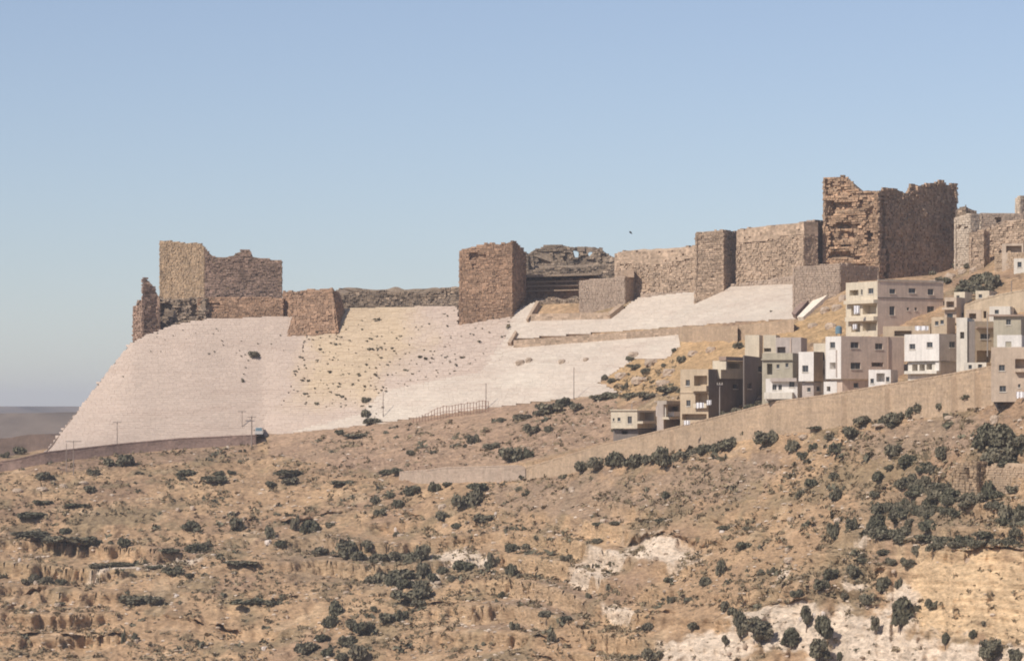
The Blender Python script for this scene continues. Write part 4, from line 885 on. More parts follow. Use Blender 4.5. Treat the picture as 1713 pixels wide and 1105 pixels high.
house('village_house', 'small tan house tucked behind the roof of the square white house', 1558, 1584, 1598, 560, 530, 26, M['tanplaster'], winL=[(1564, 537, 1570, 544, 's'), (1573, 535, 1579, 542, 's')], Y=float(Yb(1584, 575)) + 2)
house('village_house', 'beige house with shaded porch under the tan terrace wall', 1616, 1642, 1655, 545, 518, 20, M['beige'], winL=[(1621, 524, 1633, 533, 'l')], Y=float(Yb(1642, 548)) + 1)
house('village_house', 'cream house on the slope between brown block and tan terrace wall', 1596, 1614, 1626, 512, 488, 34, M['cream'], winL=[(1600, 494, 1605, 500, 's')], Y=float(Yb(1614, 512)) + 1, foot=3)
g = Geo(); p = W(1668, 672, 475); q = W(1760, 672, 475)
g.box(p.x + .6, q.x, p.y + 4, p.y + 9, p.z - 4, p.z - .03); tag(g.build('cellar_wall', M['dark_and_shade']), 'dark cellar wall under the large beige block', 'wall')  # darkness of the void put into the colour of this back wall

# ------------------------------------------------------------------ small village things
def pole(label, px, ytop, ybase, r=.13, arm=True, mat='wood', onG=False, double=False, Y=None):
    b_ = ground_at(px, ybase) if not onG else glacis_at(px, ybase)
    if Y: b_ = W(px, ybase, Y)
    h = (ybase - ytop) * K * b_.y
    root = empty('power_pole', tuple(b_), label, 'power pole', 'power poles on the slope')
    g = Geo(); r *= .8; g.tube(b_ - Vector((0, 0, 1)), b_ + Vector((0, 0, h)), r, r * .7); g.build('shaft', M[mat], root)
    if arm:
        w_ = arm if not isinstance(arm, bool) else .9
        g = Geo(); z = b_.z + h - .35; g.box(b_.x - w_, b_.x + w_, b_.y - .25, b_.y - .12, z, z + .16); g.build('cross_arm', M[mat], root)
        for k in (-.8, 0, .8):
            g = Geo(); g.tube((b_.x + w_ * k, b_.y - .18, z + .17), (b_.x + w_ * k, b_.y - .18, z + .42), .06, .05, 6); g.build('insulator', M['offwhite'], root)
    return root
pole('double power pole with a wide crossbar at the foot of the paved slope', 123, 737, 795, arm=1.6)
pole('thin power pole left of the wide crossbar pole', 111, 740, 790, r=.12, arm=False)
pole('power pole standing before the pale slope above the road wall', 196, 706, 757)
pole('slim pole left of the parked van', 405, 686, 727, r=.12)
pole('stout power pole right in front of the parked van', 421, 695, 748, r=.2)
pole('tall thin pole beside the tufted bushes below the sandy slope', 641, 655, 705, r=.12, arm=False)
pole('thin pole at the right end of the fence', 813, 641, 684, r=.13, arm=False)
pole('pole among the hedge of scrub below the long pale slope', 960, 614, 668, r=.12, arm=False)
pole('pole in front of the small low cream house', 1057, 675, 722, r=.12, arm=False, mat='poleconcrete')
pole('pale pole standing against the huge dark side of the tan block', 1204, 640, 702, r=.13, arm=.5, mat='poleconcrete')
pole('brown pole on the slope above the beige block', 1692, 468, 500, r=.14, arm=False)
pole('pale pole beside the brown house with the green window', 1652, 522, 585, r=.12, arm=False, mat='poleconcrete', Y=486)

# rusty fence on the edge of the bright slope
fr_ = empty('rusty_fence', tuple(ground_at(765, 694)), 'rusty red fence of thin posts at the foot of the bright slope', 'fence')
fx = list(np.arange(692, 818, 5.0)); prev = None
for i, x in enumerate(fx):
    yb3 = float(np.interp(x, [690, 720, 760, 815], [703, 699, 692, 684])); p = glacis_at(x, yb3) + Vector((0, -2.2, -.2)); h = float(np.interp(x, [690, 715, 730, 817], [.7, 1.3, 2.2, 2.0])) * random.uniform(.9, 1.12)
    g = Geo(); g.tube(p - Vector((0, 0, .8)), p + Vector((random.uniform(-.05, .05), 0, h)), .075, .07, 6); g.build('post', M['rust'], fr_)
    if prev is not None and x > 712:
        for f_ in (.45, .95):
            g = Geo(); g.tube(prev[0] + Vector((0, -.1, prev[1] * f_)), p + Vector((0, -.1, h * f_)), .05, .05, 5); g.build('rail', M['rust'], fr_)
    prev = (p, h)

# parked van on the road
b_ = W(433, 728.5, float(Yb(433, 727)) - 3.5)
vr = empty('parked_van', tuple(b_), 'small grey parked van at the road end by the stout pole', 'van')
g = Geo()
prof = [(-.85, .35), (-.85, 1.0), (-.8, 1.05), (-.68, 1.75), (.68, 1.75), (.8, 1.05), (.85, 1.0), (.85, .35)]
for (x0, z0), (x1, z1) in zip(prof, prof[1:] + prof[:1]):
    g.quad(b_ + Vector((x0, 0, z0)), b_ + Vector((x1, 0, z1)), b_ + Vector((x1, 4, z1)), b_ + Vector((x0, 4, z0)))
for yv in (0, 4):
    n = len(g.v); g.v += [tuple(b_ + Vector((x, yv, z))) for x, z in prof]; g.t += [(.5, .5, .5)] * 8; g.f.append(tuple(range(n, n + 8)))
g.build('body', M['paint'], vr)
g = Geo(); g.hexa([b_ + Vector(q) for q in ((-.7, -.03, 1.05), (.7, -.03, 1.05), (.7, .02, 1.05), (-.7, .02, 1.05), (-.6, -.03, 1.65), (.6, -.03, 1.65), (.6, .02, 1.65), (-.6, .02, 1.65))]); g.build('windscreen', M['tank'], vr)
for sx in (-1, 1):
    for yv in (.7, 3.2):
        g = Geo(); g.tube(b_ + Vector((sx * .9, yv, .32)), b_ + Vector((sx * .68, yv, .32)), .32, .32, 14); wh = g.build('wheel', M['tyre'], vr)
    g = Geo(); g.tube(b_ + Vector((sx * .6, -.05, .75)), b_ + Vector((sx * .6, .02, .75)), .13, .13, 10); g.build('headlight', M['offwhite'], vr)
    g = Geo(); g.box(b_.x + sx * .98 - .1, b_.x + sx * .98 + .1, b_.y + .4, b_.y + .5, b_.z + 1.05, b_.z + 1.25); g.build('wing_mirror', M['tyre'], vr)

# water tank, laundry
Yt = float(Yb(1407, 650)) + 3; b_ = W(1403, 561, Yt)
tr_ = empty('water_tank', tuple(b_), 'blue grey water tank on the roof of the tall white house', 'water tank')
g = Geo(); g.tube(b_ + Vector((0, 0, .3)), b_ + Vector((0, 0, 1.4)), .55, .55, 16); g.build('drum', M['tank'], tr_)
g = Geo(); g.tube(b_ + Vector((0, 0, 1.4)), b_ + Vector((0, 0, 1.6)), .55, .2, 16); g.build('lid', M['tank'], tr_)
for q in ((-.35, -.35), (.35, -.35), (.35, .35), (-.35, .35)):
    g = Geo(); g.tube(b_ + Vector((q[0], q[1], -.3)), b_ + Vector((q[0], q[1], .3)), .04, .04, 5); g.build('leg', M['frame'], tr_)
def cloth(label, px, py, w_, h_, Y):
    p = W(px, py, Y); g = Geo(); n = 8
    for i in range(n):
        xa, xb3 = p.x + w_ * (i / n - .5), p.x + w_ * ((i + 1) / n - .5); ya, yb4 = p.y + .1 * math.sin(i * 1.9), p.y + .1 * math.sin((i + 1) * 1.9); lo = p.z - h_ * (1 + .12 * math.sin(i * 2.3))
        g.hexa([(xa, ya, lo), (xb3, yb4, lo), (xb3, yb4 + .03, lo), (xa, ya + .03, lo), (xa, ya, p.z), (xb3, yb4, p.z), (xb3, yb4 + .03, p.z), (xa, ya + .03, p.z)])
    tag(g.build('laundry', M['cloth'], loc=tuple(p)), label, 'laundry', 'washing hung on balconies')
YH = float(Yb(1185, 704))
cloth('white washing on the lower balcony of the tan block', 1171, 673, 1.3, .9, YH - 1.6)
cloth('white cloth at the corner of the tan block balcony', 1186, 669, .8, .8, YH - 2.2)
cloth('white washing hanging on the verandah of the low house', 1125, 684, 1.4, 1.3, float(Yb(1110, 716)) - 2)
cloth('white cloth on the balcony of the small cream house', 1084, 697, 1.0, .9, float(Yb(1066, 716)) - 1.4)
cloth('white washing on the upper balcony of the big brown block', 1433, 511, 1.0, 1.4, float(Yb(1468, 560)) - .5)
cloth('white washing at the lower balcony of the big brown block', 1430, 542, .8, .9, float(Yb(1468, 560)) - .5)
cloth('white sheet at the side balcony of the olive grey house', 1287, 607, .7, 1.6, float(Yb(1326, 660)) - 1.6)
cloth('row of white washing on the cream roof terrace', 1542, 545, 2.2, .7, float(Yb(1556, 600)) - .5)
cloth('white cloth draped at the cellar edge of the beige block', 1707, 655, 1.2, .9, 472)
cloth('white washing on the ground floor terrace of the tan block', 1149, 703, 1.0, .7, YH - 3)

# bird
p = W(1055, 389.5, 420); g = Geo()
br = empty('bird', tuple(p), 'small dark bird gliding in the sky above the castle', 'bird')
g.tube(p + Vector((-.2, 0, .1)), p + Vector((.02, 0, 0)), .03, .08, 8); g.tube(p + Vector((.02, 0, 0)), p + Vector((.22, .05, -.13)), .08, .02, 8); g.build('body', M['feather'], br, smooth=True)
for sy, tip in ((-1, Vector((-.1, -.35, .18))), (1, Vector((.05, .35, .16)))):
    g = Geo(); a = p + Vector((-.1, 0, .05)); b2 = p + Vector((.1, 0, -.03)); g.hexa([a, b2, b2 + tip * 1.0, a + tip, a + Vector((0, 0, .02)), b2 + Vector((0, 0, .02)), b2 + tip + Vector((0, 0, .01)), a + tip + Vector((0, 0, .01))]); g.build('wing', M['feather'], br)

# ------------------------------------------------------------------ shrubs
def ico():
    t = (1 + 5 ** .5) / 2
    v = np.array([(-1, t, 0), (1, t, 0), (-1, -t, 0), (1, -t, 0), (0, -1, t), (0, 1, t), (0, -1, -t), (0, 1, -t), (t, 0, -1), (t, 0, 1), (-t, 0, -1), (-t, 0, 1)]) / math.sqrt(1 + t * t)
    f = np.array([(0, 11, 5), (0, 5, 1), (0, 1, 7), (0, 7, 10), (0, 10, 11), (1, 5, 9), (5, 11, 4), (11, 10, 2), (10, 7, 6), (7, 1, 8), (3, 9, 4), (3, 4, 2), (3, 2, 6), (3, 6, 8), (3, 8, 9), (4, 9, 5), (2, 4, 11), (6, 2, 10), (8, 6, 7), (9, 8, 1)])
    return v, f
IV, IF = ico()
def bush_mesh(name, mat, lobes=6, leaves=420, leaf=.13, seed=0, flat=.75, tall=False, z0=0.):
    r = np.random.RandomState(seed); V_, F3, T_ = [], [], []; cnt = 0
    ls = []
    for i in range(lobes):
        a = r.rand() * 6.28; d = r.rand() ** .5 * .72; rad = .22 + .26 * r.rand()
        ls.append((math.cos(a) * d, math.sin(a) * d, z0 + (.25 + .45 * r.rand()) * (1.7 if tall else 1) * flat, rad))
    for cx, cy, cz, rad in ls:
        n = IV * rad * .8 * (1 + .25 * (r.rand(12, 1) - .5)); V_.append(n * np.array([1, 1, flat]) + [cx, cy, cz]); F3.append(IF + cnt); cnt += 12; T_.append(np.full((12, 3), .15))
    Q, QT = [], []
    per = leaves // lobes
    for cx, cy, cz, rad in ls:
        d = r.randn(per, 3); d /= np.linalg.norm(d, axis=1)[:, None]; d[:, 2] = np.where(d[:, 2] < -.4, -d[:, 2], d[:, 2])
        p = d * rad * (.72 + .42 * r.rand(per, 1)) * np.array([1, 1, flat]) + [cx, cy, cz]
        a = r.randn(per, 3); a /= np.linalg.norm(a, axis=1)[:, None]; b_ = np.cross(a, d + .8 * r.randn(per, 3)); b_ /= np.linalg.norm(b_, axis=1)[:, None]
        s = leaf * (.5 + r.rand(per, 1)); a = a * s; b_ = b_ * s * .7
        q = np.stack([p - a - b_, p + a - b_, p + a + b_, p - a + b_], 1); Q.append(q.reshape(-1, 3))
        QT.append(np.repeat(np.clip(.5 + .3 * r.randn(per), 0, 1), 4))
    Q = np.concatenate(Q); QT = np.concatenate(QT)
    V_ = np.concatenate(V_ + [Q]); T_ = np.concatenate(T_ + [np.stack([QT] * 3, 1)])
    Fq = np.arange(len(Q)).reshape(-1, 4) + cnt
    return mesh_np(name, V_, [np.concatenate(F3), Fq], mat, cols=T_, data_only=True)
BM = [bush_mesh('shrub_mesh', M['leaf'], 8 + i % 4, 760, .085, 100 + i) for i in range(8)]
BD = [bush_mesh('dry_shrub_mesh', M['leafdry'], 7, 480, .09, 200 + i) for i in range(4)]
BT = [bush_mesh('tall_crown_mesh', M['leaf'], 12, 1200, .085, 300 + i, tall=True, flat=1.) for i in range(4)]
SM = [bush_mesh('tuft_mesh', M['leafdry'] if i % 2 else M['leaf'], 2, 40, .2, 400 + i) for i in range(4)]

LM = [('foot of the great pinkish paved slope', 250, 745), ('road end with the parked van', 450, 735), ('tall thin pole under the sandy slope', 641, 700), ('rusty fence', 770, 695), ('pole in the scrub hedge', 960, 668),
      ('small low cream house', 1040, 710), ('low pale wall in the scrub', 780, 790), ('left end of the long tan retaining wall', 950, 770), ('first buttress of the tan retaining wall', 1125, 745), ('middle of the tan retaining wall', 1300, 720),
      ('tan retaining wall below the white shed', 1480, 695), ('beige block with the dark cellar', 1680, 690), ('ruined pale wall in the dark trees', 1620, 795), ('thick dark scrub patch', 1500, 850), ('scrub band above the ochre cliff', 1610, 885), ('dark trees under the beige block', 1680, 735), ('dense scrub hollow left of centre', 660, 940), ('ochre cliff at the right', 1600, 960), ('white cliff at the lower right', 1440, 1050),
      ('white chalk face left of the ledge', 995, 930), ('white chalk face under the long ledge', 1100, 912), ('small pale outcrop in the middle scrub', 765, 918), ('pale slab patch at the left', 240, 948), ('dark recess at the lower left', 240, 1005),
      ('lower left corner', 60, 1080), ('left edge of the open slope', 30, 870), ('brown earth bank at the lower middle', 740, 1010), ('wide crossbar pole', 123, 790), ('rocks under the lower step wall', 1080, 620), ('keep foot', 1560, 460),
      ('low dark ledge on the right slope', 1420, 920), ('earth bank with gullies', 480, 880), ('bottom edge below the chalk faces', 1020, 1080), ('open grassy slope', 960, 850), ('foot of the square tower', 420, 560), ('foot of the battered tower', 540, 560),
      ('foot of the front tower', 820, 560), ('middle of the sandy slope', 640, 600), ('lower edge of the sandy slope', 560, 670), ('stony slope below the road', 330, 800), ('bare slope right of centre', 1200, 820), ('slope above the low pale wall', 860, 740)]
ORD = ['nearest', 'second', 'third', 'fourth', 'fifth', 'sixth', 'seventh', 'eighth', 'ninth', 'tenth', 'eleventh', 'twelfth', 'thirteenth', 'fourteenth', 'fifteenth', 'sixteenth', 'seventeenth', 'eighteenth', 'nineteenth', 'twentieth', 'twenty-first', 'twenty-second', 'twenty-third', 'twenty-fourth', 'twenty-fifth', 'twenty-sixth', 'twenty-seventh', 'twenty-eighth', 'twenty-ninth', 'thirtieth', 'thirty-first', 'thirty-second', 'thirty-third', 'thirty-fourth', 'thirty-fifth', 'thirty-sixth', 'thirty-seventh', 'thirty-eighth', 'thirty-ninth', 'fortieth']
PEND = []
def give_labels(items, noun):
    """items: (object, px, py, size word); the label names the closest landmark and the rank along that side"""
    cells = {}
    for it in items:
        o_, px, py, wd = it
        k = min(range(len(LM)), key=lambda i: (px - LM[i][1]) ** 2 + ((py - LM[i][2]) * 1.4) ** 2); dx, dy_ = px - LM[k][1], (py - LM[k][2]) * 1.4
        rel = ('right of' if dx > 0 else 'left of') if abs(dx) > abs(dy_) else ('below' if dy_ > 0 else 'above')
        cells.setdefault((k, rel, wd), []).append((dx * dx + dy_ * dy_, it))
    for (k, rel, wd), l in cells.items():
        l.sort(key=lambda q: q[0])
        for i, (_, it) in enumerate(l):
            r_ = (ORD[i] + ' ' if len(l) > 1 else '') if i < len(ORD) else 'outlying '
            it[0]['label'] = f"{r_}{wd} {noun} {rel} the {LM[k][0]}"
SHR = []
def shrub(cx, cy, w_, h_, dry=False, tree=False):
    w_ *= 1.06; h_ *= 1.14; base_py = cy + h_ * .42
    g_ = glacis_at(cx, base_py) if on_glacis(cx, base_py) else ground_at(cx, base_py)
    hw = w_ * K * g_.y / 2 * 1.08; hh = h_ * K * g_.y
    if tree:
        root = empty('shrubby_tree', tuple(g_), '', 'tree', 'small trees growing on the cliffs'); 
        o_ = bpy.data.objects.new('crown', random.choice(BT)); link(o_, root); o_.scale = (hw, hw, hh / 1.75 * .9); o_.location = (0, 0, -.02); o_.rotation_euler = (0, 0, random.uniform(0, 6.28))
        t_ = Geo(); t_.tube((g_.x, g_.y, g_.z - .5), (g_.x + .1, g_.y, g_.z + hh * .5), .16, .08, 7); t_.tube((g_.x, g_.y, g_.z + hh * .2), (g_.x + hw * .4, g_.y, g_.z + hh * .6), .08, .04, 6); t_.build('trunk', M['bark'], root)
        TREES.append((root, cx, cy, 'dark')); return root
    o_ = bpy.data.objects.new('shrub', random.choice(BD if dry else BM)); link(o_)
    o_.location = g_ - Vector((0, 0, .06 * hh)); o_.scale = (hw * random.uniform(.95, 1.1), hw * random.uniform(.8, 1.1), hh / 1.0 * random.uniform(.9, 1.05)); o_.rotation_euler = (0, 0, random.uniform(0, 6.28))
    big_ = 'large' if w_ >= 32 else ('small' if w_ < 16 else 'middling')
    o_['category'] = 'bush'; o_['group'] = 'bushes scattered over the hillside'
    SHR.append((o_, cx, cy, big_ + (' dry' if dry else ' dark green'))); return o_
TREES = []
B = """200,770,45,22 312,789,34,14 360,803,40,12 305,802,16,8 365,791,18,10 388,790,14,8 232,789,14,8 251,792,8,6 75,795,30,16 35,745,28,14 8,760,14,12 155,790,20,12
480,792,50,14 485,803,30,14 455,808,24,12 575,803,38,9 647,788,24,10 663,789,24,12 595,728,40,8 568,722,14,10 612,668,14,11 612,690,16,14 622,703,30,12 687,761,14,10 725,754,12,7 792,733,22,18 822,745,30,14 855,758,40,30 885,755,20,20 838,700,14,10 875,697,34,12 890,715,28,18
627,836,16,18 690,818,28,18 728,812,22,22 750,808,20,8 655,830,16,10 665,840,18,14 782,826,45,40 800,815,34,14 638,855,24,12 742,855,28,22 810,856,36,16 880,820,16,10
920,682,42,20 945,671,26,18 905,690,30,12 965,680,22,14 1000,664,24,12 1020,660,30,14 1055,662,36,12 1085,658,44,12 1118,652,36,12 1140,650,20,12 915,715,22,14
975,780,30,20 1000,773,34,22 1030,768,34,28 1060,770,36,26 1088,766,26,20 1115,762,44,36 1150,758,34,22 1178,746,20,18 1195,748,26,18 1215,738,34,24 1245,725,14,12 875,797,14,8 942,795,14,10 1113,825,12,16
1283,733,34,26 1325,745,22,24 1342,755,18,14 1362,742,16,12 1388,733,18,12 1365,715,40,8 1425,723,34,22 1447,703,34,16 1398,748,26,20 1478,704,28,18 1500,697,34,22 1525,688,26,20 1545,680,34,20 1578,677,26,18 1625,664,32,11 1490,710,24,12 1582,694,12,12
1358,800,24,16 1338,816,20,16 1400,815,20,24 1395,790,20,14 1470,785,22,20 1488,772,20,12 1465,810,20,14 1395,870,20,34 1425,865,20,24 1495,748,26,24 1520,760,34,26 1575,745,30,24 1550,772,20,14
1270,1050,45,50,t 1325,1062,30,40,t 1352,1030,18,44,t 1380,1040,28,60,t 1372,1080,34,46,t 1508,1020,36,64,t 1465,1035,16,34,t 1655,1085,36,46,t 1702,1092,24,34,t 1585,1062,14,26,t 1408,1092,10,20,t 1213,1062,12,22,t 1563,1000,24,18 1628,1055,14,16 1645,1040,12,12
1290,935,14,14 1375,972,26,22 1390,955,26,18 1420,985,24,14 1455,985,30,24 1332,980,20,16 1475,965,30,28 1430,945,28,24 1505,965,12,22
518,878,30,28 492,872,16,30 585,912,45,34 620,905,30,20 670,914,34,18 708,912,28,30 672,945,60,26 710,945,30,30 640,945,30,24 690,982,60,28 660,985,22,14 560,1010,28,30 555,1030,26,28 515,1075,36,26 540,1055,24,18 610,1045,36,26 600,1085,36,30 570,1095,26,18 535,918,26,14 567,920,28,16 650,1020,40,20 672,1022,20,22 780,930,40,24 755,962,18,14 855,905,26,18 825,922,18,24 855,938,20,26 880,900,14,12 840,972,12,14 818,930,16,14 625,1008,10,12 663,887,13,10 763,870,15,12
395,872,26,24 320,876,32,16 210,902,28,16 330,918,44,16 290,924,50,8 340,904,24,14 200,942,46,10 170,950,40,10 56,950,20,16 80,958,28,14 45,966,20,12 100,962,20,12 290,958,34,16 318,963,16,10 402,953,50,10 110,900,60,16 150,905,40,16 50,892,80,12 105,882,26,12 260,946,28,8 220,962,18,8 452,888,18,30 470,915,30,12 552,880,14,10 410,1003,60,12 460,1000,40,12 225,1002,50,16 265,1002,40,14 100,1003,16,8 55,1023,14,10 205,1058,8,28 225,1062,10,14 70,835,30,8 130,845,40,8 60,860,60,12 150,820,20,14
1690,845,40,40 1705,862,30,30 1650,806,26,34 1695,800,24,16 1668,815,30,20 1700,880,26,20 1660,750,40,46,t 1690,748,44,40,t 1640,735,28,40,t 1708,735,24,36,t 1700,765,22,18 1555,868,34,20 1575,890,22,16 1530,905,24,18 1600,895,34,14 1635,895,34,14 1665,895,30,14 1690,900,30,14 1560,905,30,16 1520,930,26,18 1490,925,20,14
948,920,20,14 1000,893,18,10 900,890,14,10 870,955,10,10 985,985,10,12 1120,950,16,12 1120,985,10,16 1085,1030,24,14 1160,1035,20,14 1090,1072,34,22 960,1095,20,16 923,1065,14,22 915,1025,30,14 950,1030,26,10 860,1045,18,16 1205,940,18,30 1180,960,20,20 1245,905,24,14 1210,990,18,20 1225,1010,20,16 1240,1035,20,60,t 1105,866,34,8 1030,868,24,8 1000,870,20,8 1250,872,16,8 1210,866,30,8
1612,402,7,12 1617,410,6,10 1600,440,14,12 1618,445,18,10 1640,462,40,22 1660,470,32,24 1620,478,34,22 1640,485,44,20 1610,490,28,18 1600,505,20,16 1612,528,16,6 1585,470,18,12 1570,466,14,8 1560,452,12,8
1675,728,46,52,t 1650,722,34,44,t 1700,738,36,48,t 1685,758,40,36,t 1480,905,30,12 1512,893,34,14 1545,885,34,14 1580,880,34,14 1612,876,34,14 1648,872,34,14 1682,868,34,14 1620,888,30,12 1655,885,30,12 1692,888,28,12 1500,880,24,14 1708,850,24,34 1672,828,30,18 1655,832,24,14
600,925,26,18 632,920,26,16 655,915,28,18 690,925,30,20 622,955,26,16 655,965,32,18 680,970,30,20 705,972,26,18 725,955,24,16 740,940,20,14 700,1000,26,14 590,1035,26,18 580,1070,30,18 545,1085,24,16
1236,578,18,12 1140,600,14,14 1128,585,10,8 1062,612,24,9 1080,620,18,12 1055,598,14,10 1022,635,16,10 1012,630,12,10 1045,645,10,14 1110,610,12,8 424,592,17,12 406,636,5,7 1290,520,6,3 1214,692,20,12 1234,686,22,12 1254,680,20,12 1272,674,18,10 1035,722,26,9 1080,716,28,8 1130,706,20,8 1184,668,12,14 1592,543,14,7 1420,646,14,8"""
for ln in B.split():
    q = ln.split(','); shrub(*[float(x) for x in q[:4]], tree=len(q) > 4)
# thick patch of scrub right of centre
patch = [(1445, 870), (1470, 820), (1500, 790), (1535, 775), (1570, 775), (1600, 810), (1640, 822), (1600, 845), (1540, 850), (1500, 885), (1470, 890)]
random.seed(5); npt = 0
while npt < 74:
    x, y = random.uniform(1445, 1640), random.uniform(775, 890)
    if in_poly(np.array([x]), np.array([y]), patch)[0]: shrub(x, y, random.uniform(18, 34), random.uniform(12, 24)); npt += 1
# other scrub individuals
while len(SHR) < 300:
    x, y = random.uniform(0, 1713), random.uniform(800, 1100)
    if y < float(np.interp(x, LC[0], LC[1])) + 22 or (x > 1480 and y > 900) or (x > 1100 and y > 1000): continue
    if float(fbm(np.array(x / 60), np.array(y / 30), 3, 90)) < .0: continue
    shrub(x, y, random.uniform(10, 20), random.uniform(7, 13), dry=random.random() < .45)
give_labels(SHR, 'bush'); give_labels(TREES, 'shrubby tree')

# tufts that grow in the joints of the sandy slope: the larger ones one by one
TUF = []
random.seed(9)
def tuft(x, y, w_):
    g_ = glacis_at(x, y); o_ = bpy.data.objects.new('tuft', random.choice(SM)); link(o_); s_ = w_ * K * g_.y / 2
    o_.location = g_ + Vector((0, -.15, 0)); o_.scale = (s_ * 1.2, s_, s_ * .9); o_.rotation_euler = (0, 0, random.uniform(0, 6.28)); o_['category'] = 'tuft'; o_['group'] = 'tufts on the paved slopes'
    TUF.append((o_, x, y, ('small' if w_ < 5 else 'thick') + ' dark'))
k = 0
zone = [(505, 548), (765, 515), (765, 545), (862, 522), (845, 575), (800, 605), (735, 635), (645, 655), (650, 695), (480, 672), (500, 600)]
while k < 255:
    x, y = random.uniform(480, 860), random.uniform(515, 700)
    if not in_poly(np.array([x]), np.array([y]), zone)[0]: continue
    if x > 660 and random.random() < .4 and y < 560: continue
    tuft(x, y, min(12, random.expovariate(1 / 2.0) + 3.3)); k += 1
for x, y in ((430, 575), (418, 590), (415, 603), (411, 615), (408, 626), (405, 634), (350, 592), (372, 570), (206, 630)): tuft(x, y, 4.5)
for _ in range(24):
    x, y = random.uniform(240, 480), random.uniform(548, 600)
    if on_glacis(x, y): tuft(x, y, random.uniform(2.5, 4.5))
give_labels(TUF, 'tuft')

# ground cover nobody could count: small dry scrub, stones
def scatter_clumps(name, n, mat, ylo, sz, leaves, seed, thr, flat=.5, stones=False):
    r = np.random.RandomState(seed); px = r.uniform(-120, 1830, n * 4); py = r.uniform(480, 1180, n * 4)
    tc = np.interp(px, LC[0], LC[1]); ta = np.interp(px, LA[0], LA[1]); tb = np.interp(px, LB[0], LB[1])
    ok = (py > np.where(px < 1030, ta + 12, np.where(px < 1140, 600, tc + 6))) & ~((px > 660) & (py > tb - 4) & (py < tc + 4))
    for gpoly in _gz: ok &= ~in_poly(px, py, gpoly)
    den = fbm(px / 45, py / 22, 4, seed + 5); ok &= den > thr + .25 * (r.rand(n * 4) - .5)
    ok &= ~(((px > 1490) & (py > 905)) | ((px > 1110) & (py > 1000))) | (r.rand(n * 4) < .12)
    px, py = px[ok][:n], py[ok][:n]; vs, ts, cnt = [], [], 0
    F_ = []
    for x, y in zip(px, py):
        p = np.array(ground_at(x, y)); s = sz * (.5 + r.rand() ** 2 * 1.3); 
        if stones:
            v = IV * s * (1 + .5 * (r.rand(12, 3) - .5)) * [1.2, 1, .65] + p + [0, 0, s * .2]; vs.append(v); F_.append(IF + cnt); cnt += 12; ts.append(np.full(12, r.rand()))
        else:
            d = r.randn(leaves, 3); d /= np.linalg.norm(d, axis=1)[:, None]; d[:, 2] = np.abs(d[:, 2]); c_ = p + d * s * [1, 1, .75] * (.5 + .5 * r.rand(leaves, 1))
            a = r.randn(leaves, 3) * s * .28; b_ = r.randn(leaves, 3) * s * .28
            vs.append(np.stack([c_ - a, c_ - b_, c_ + a, c_ + b_], 1).reshape(-1, 3)); F_.append(np.arange(leaves * 4).reshape(-1, 4) + cnt); cnt += leaves * 4; ts.append(np.repeat(np.clip(.5 + .3 * r.randn(leaves), 0, 1), 4))
    ts = np.concatenate(ts)
    return tag(mesh_np(name, np.concatenate(vs), [np.concatenate(F_)], mat, cols=np.stack([ts] * 3, 1)), kind='stuff')
scatter_clumps('low_scrub', 12000, M['leafdry'], 0, .42, 8, 3, -.06)
scatter_clumps('green_scrub', 1300, M['leaf'], 0, .6, 12, 8, .2)
scatter_clumps('loose_stones', 3500, stone_mat('loose_stone', (.42, .31, .21), (.52, .43, .34), .3, .1), 0, .24, 0, 12, -.1, stones=True)

# single boulders and rock ledges
BO = []
rockm = stone_mat('rock', (.46, .33, .22), (.55, .45, .36), .25, .2, 1.)
chalk = stone_mat('rock_chalk', (.66, .57, .49), (.6, .5, .42), .15, .15, .8)
def rock(x, y, w_, h_, name='boulder', mat=None, deep=1., label=None, flat=False):
    g_ = glacis_at(x, y) if on_glacis(x, y) else ground_at(x, y + h_ * .3); r = np.random.RandomState(int(x * 7 + y)); 
    n1 = 14; th = np.linspace(0, 2 * math.pi, n1, endpoint=False); V_ = []; 
    W_ = w_ * K * g_.y / 2; H_ = h_ * K * g_.y
    for zf, rf in ((-.5, .9), (.0, 1.0), (.45, .98), (.8, .85), (1., .55)) if not flat else ((-.9, .72), (-.1, .78), (.0, 1.), (.8, 1.02), (1., .9)):
        rr = rf * (1 + .22 * (r.rand(n1) - .5)); V_.append(np.stack([np.cos(th) * rr * W_, np.sin(th) * rr * W_ * deep, np.full(n1, zf * H_) + .08 * H_ * r.randn(n1)], 1))
    V_ = np.concatenate(V_ + [np.array([[0, 0, H_ * 1.02]])]) ; F4 = []
    for k_ in range(4):
        for a in range(n1): F4.append((k_ * n1 + a, k_ * n1 + (a + 1) % n1, (k_ + 1) * n1 + (a + 1) % n1, (k_ + 1) * n1 + a))
    F3 = [(4 * n1 + a, 4 * n1 + (a + 1) % n1, 5 * n1) for a in range(n1)]
    o_ = mesh_np(name, V_ + np.array(g_), [np.array(F4), np.array(F3)], mat or rockm, cols=np.full((len(V_), 3), .5), loc=tuple(g_))
    o_['category'] = 'rock' if name == 'boulder' else 'rock ledge'; o_['group'] = 'boulders on the slope' if name == 'boulder' else 'rock ledges on the slope'
    if label: o_['label'] = label
    else: BO.append((o_, x, y, 'pale' if mat is chalk else 'tan'))
    return o_
random.seed(21)
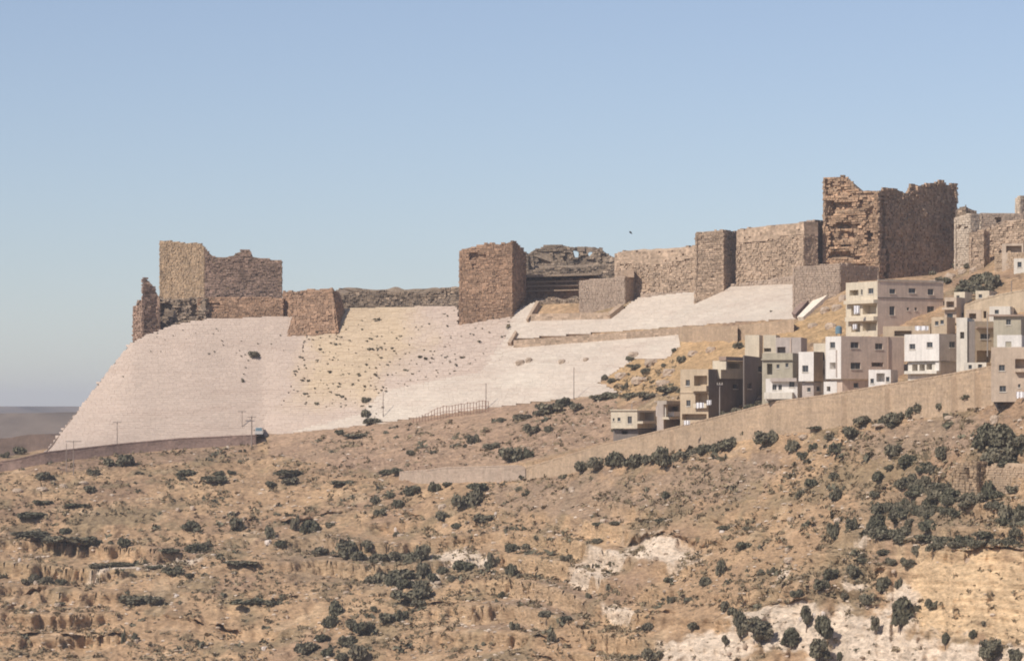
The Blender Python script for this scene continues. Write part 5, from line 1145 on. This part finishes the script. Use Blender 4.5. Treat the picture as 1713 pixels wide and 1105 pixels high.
for x, y, w_, h_ in [(1060, 596, 20, 7), (1090, 606, 26, 8), (1120, 622, 24, 8), (1040, 628, 22, 7), (1070, 636, 30, 8), (1110, 640, 26, 7), (870, 608, 16, 6), (885, 604, 12, 6), (940, 606, 12, 5), (980, 602, 10, 4), (1160, 590, 20, 6), (1190, 585, 18, 6),
                       (1380, 520, 16, 7), (1400, 515, 18, 8), (1360, 545, 18, 6), (1390, 545, 20, 7), (1410, 500, 14, 8), (1010, 870, 14, 6), (1320, 925, 18, 6), (740, 845, 16, 6), (1660, 498, 18, 8), (1680, 512, 18, 6),
                       (1560, 474, 16, 7), (1590, 462, 18, 8), (1610, 455, 16, 6), (1630, 452, 16, 6), (30, 820, 18, 5), (70, 812, 20, 5), (105, 812, 12, 4), (140, 808, 16, 4), (1345, 728, 16, 5), (1475, 712, 30, 4), (1590, 700, 20, 5), (1665, 705, 18, 9)]:
    rock(x, y, w_, h_)
for _ in range(60):
    x, y = random.uniform(20, 1690), random.uniform(800, 1090)
    if y < float(np.interp(x, LC[0], LC[1])) + 15: continue
    rock(x, y, random.uniform(5, 13), random.uniform(2.5, 6), mat=chalk if random.random() < .3 else None)
give_labels(BO, 'rock')
# ruined pale wall among the dark trees
curtain('ruined_wall', 'pale stump of ruined stone wall among the dark trees at the right', 1592, float(Yb(1592, 812)) - 1.2, 1634, float(Yb(1634, 812)) - 1.5, 812, [(1592, 782), (1600, 776), (1612, 774), (1622, 776), (1634, 774)], M['tan'], 2., rough=.5, ragged=.5, zdrop=3, miss=.04, depth=[(1616, 1624, 784, 798, 1.)])
curtain('field_wall', 'low pale terrace wall right of the ruined stump', 1650, float(Yb(1650, 800)) - 1, 1760, float(Yb(1760, 800)) - 1, 800, [(1650, 783), (1700, 780), (1760, 776)], M['retain'], 1.5, rough=.06, ragged=.12, course=.3, zdrop=3)

# ------------------------------------------------------------------ haze
g = Geo(); g.box(-9000, 9000, -120, 9500, -97, 60)
hm = bpy.data.materials.new('haze'); hm.use_nodes = True; tt = hm.node_tree; tt.nodes.clear()
pv = tt.nodes.new('ShaderNodeVolumePrincipled'); pv.inputs['Color'].default_value = (.9, .91, .98, 1); pv.inputs['Density'].default_value = .00013; pv.inputs['Anisotropy'].default_value = .0
ou = tt.nodes.new('ShaderNodeOutputMaterial'); tt.links.new(pv.outputs[0], ou.inputs['Volume'])
tag(g.build('haze', hm), kind='stuff')
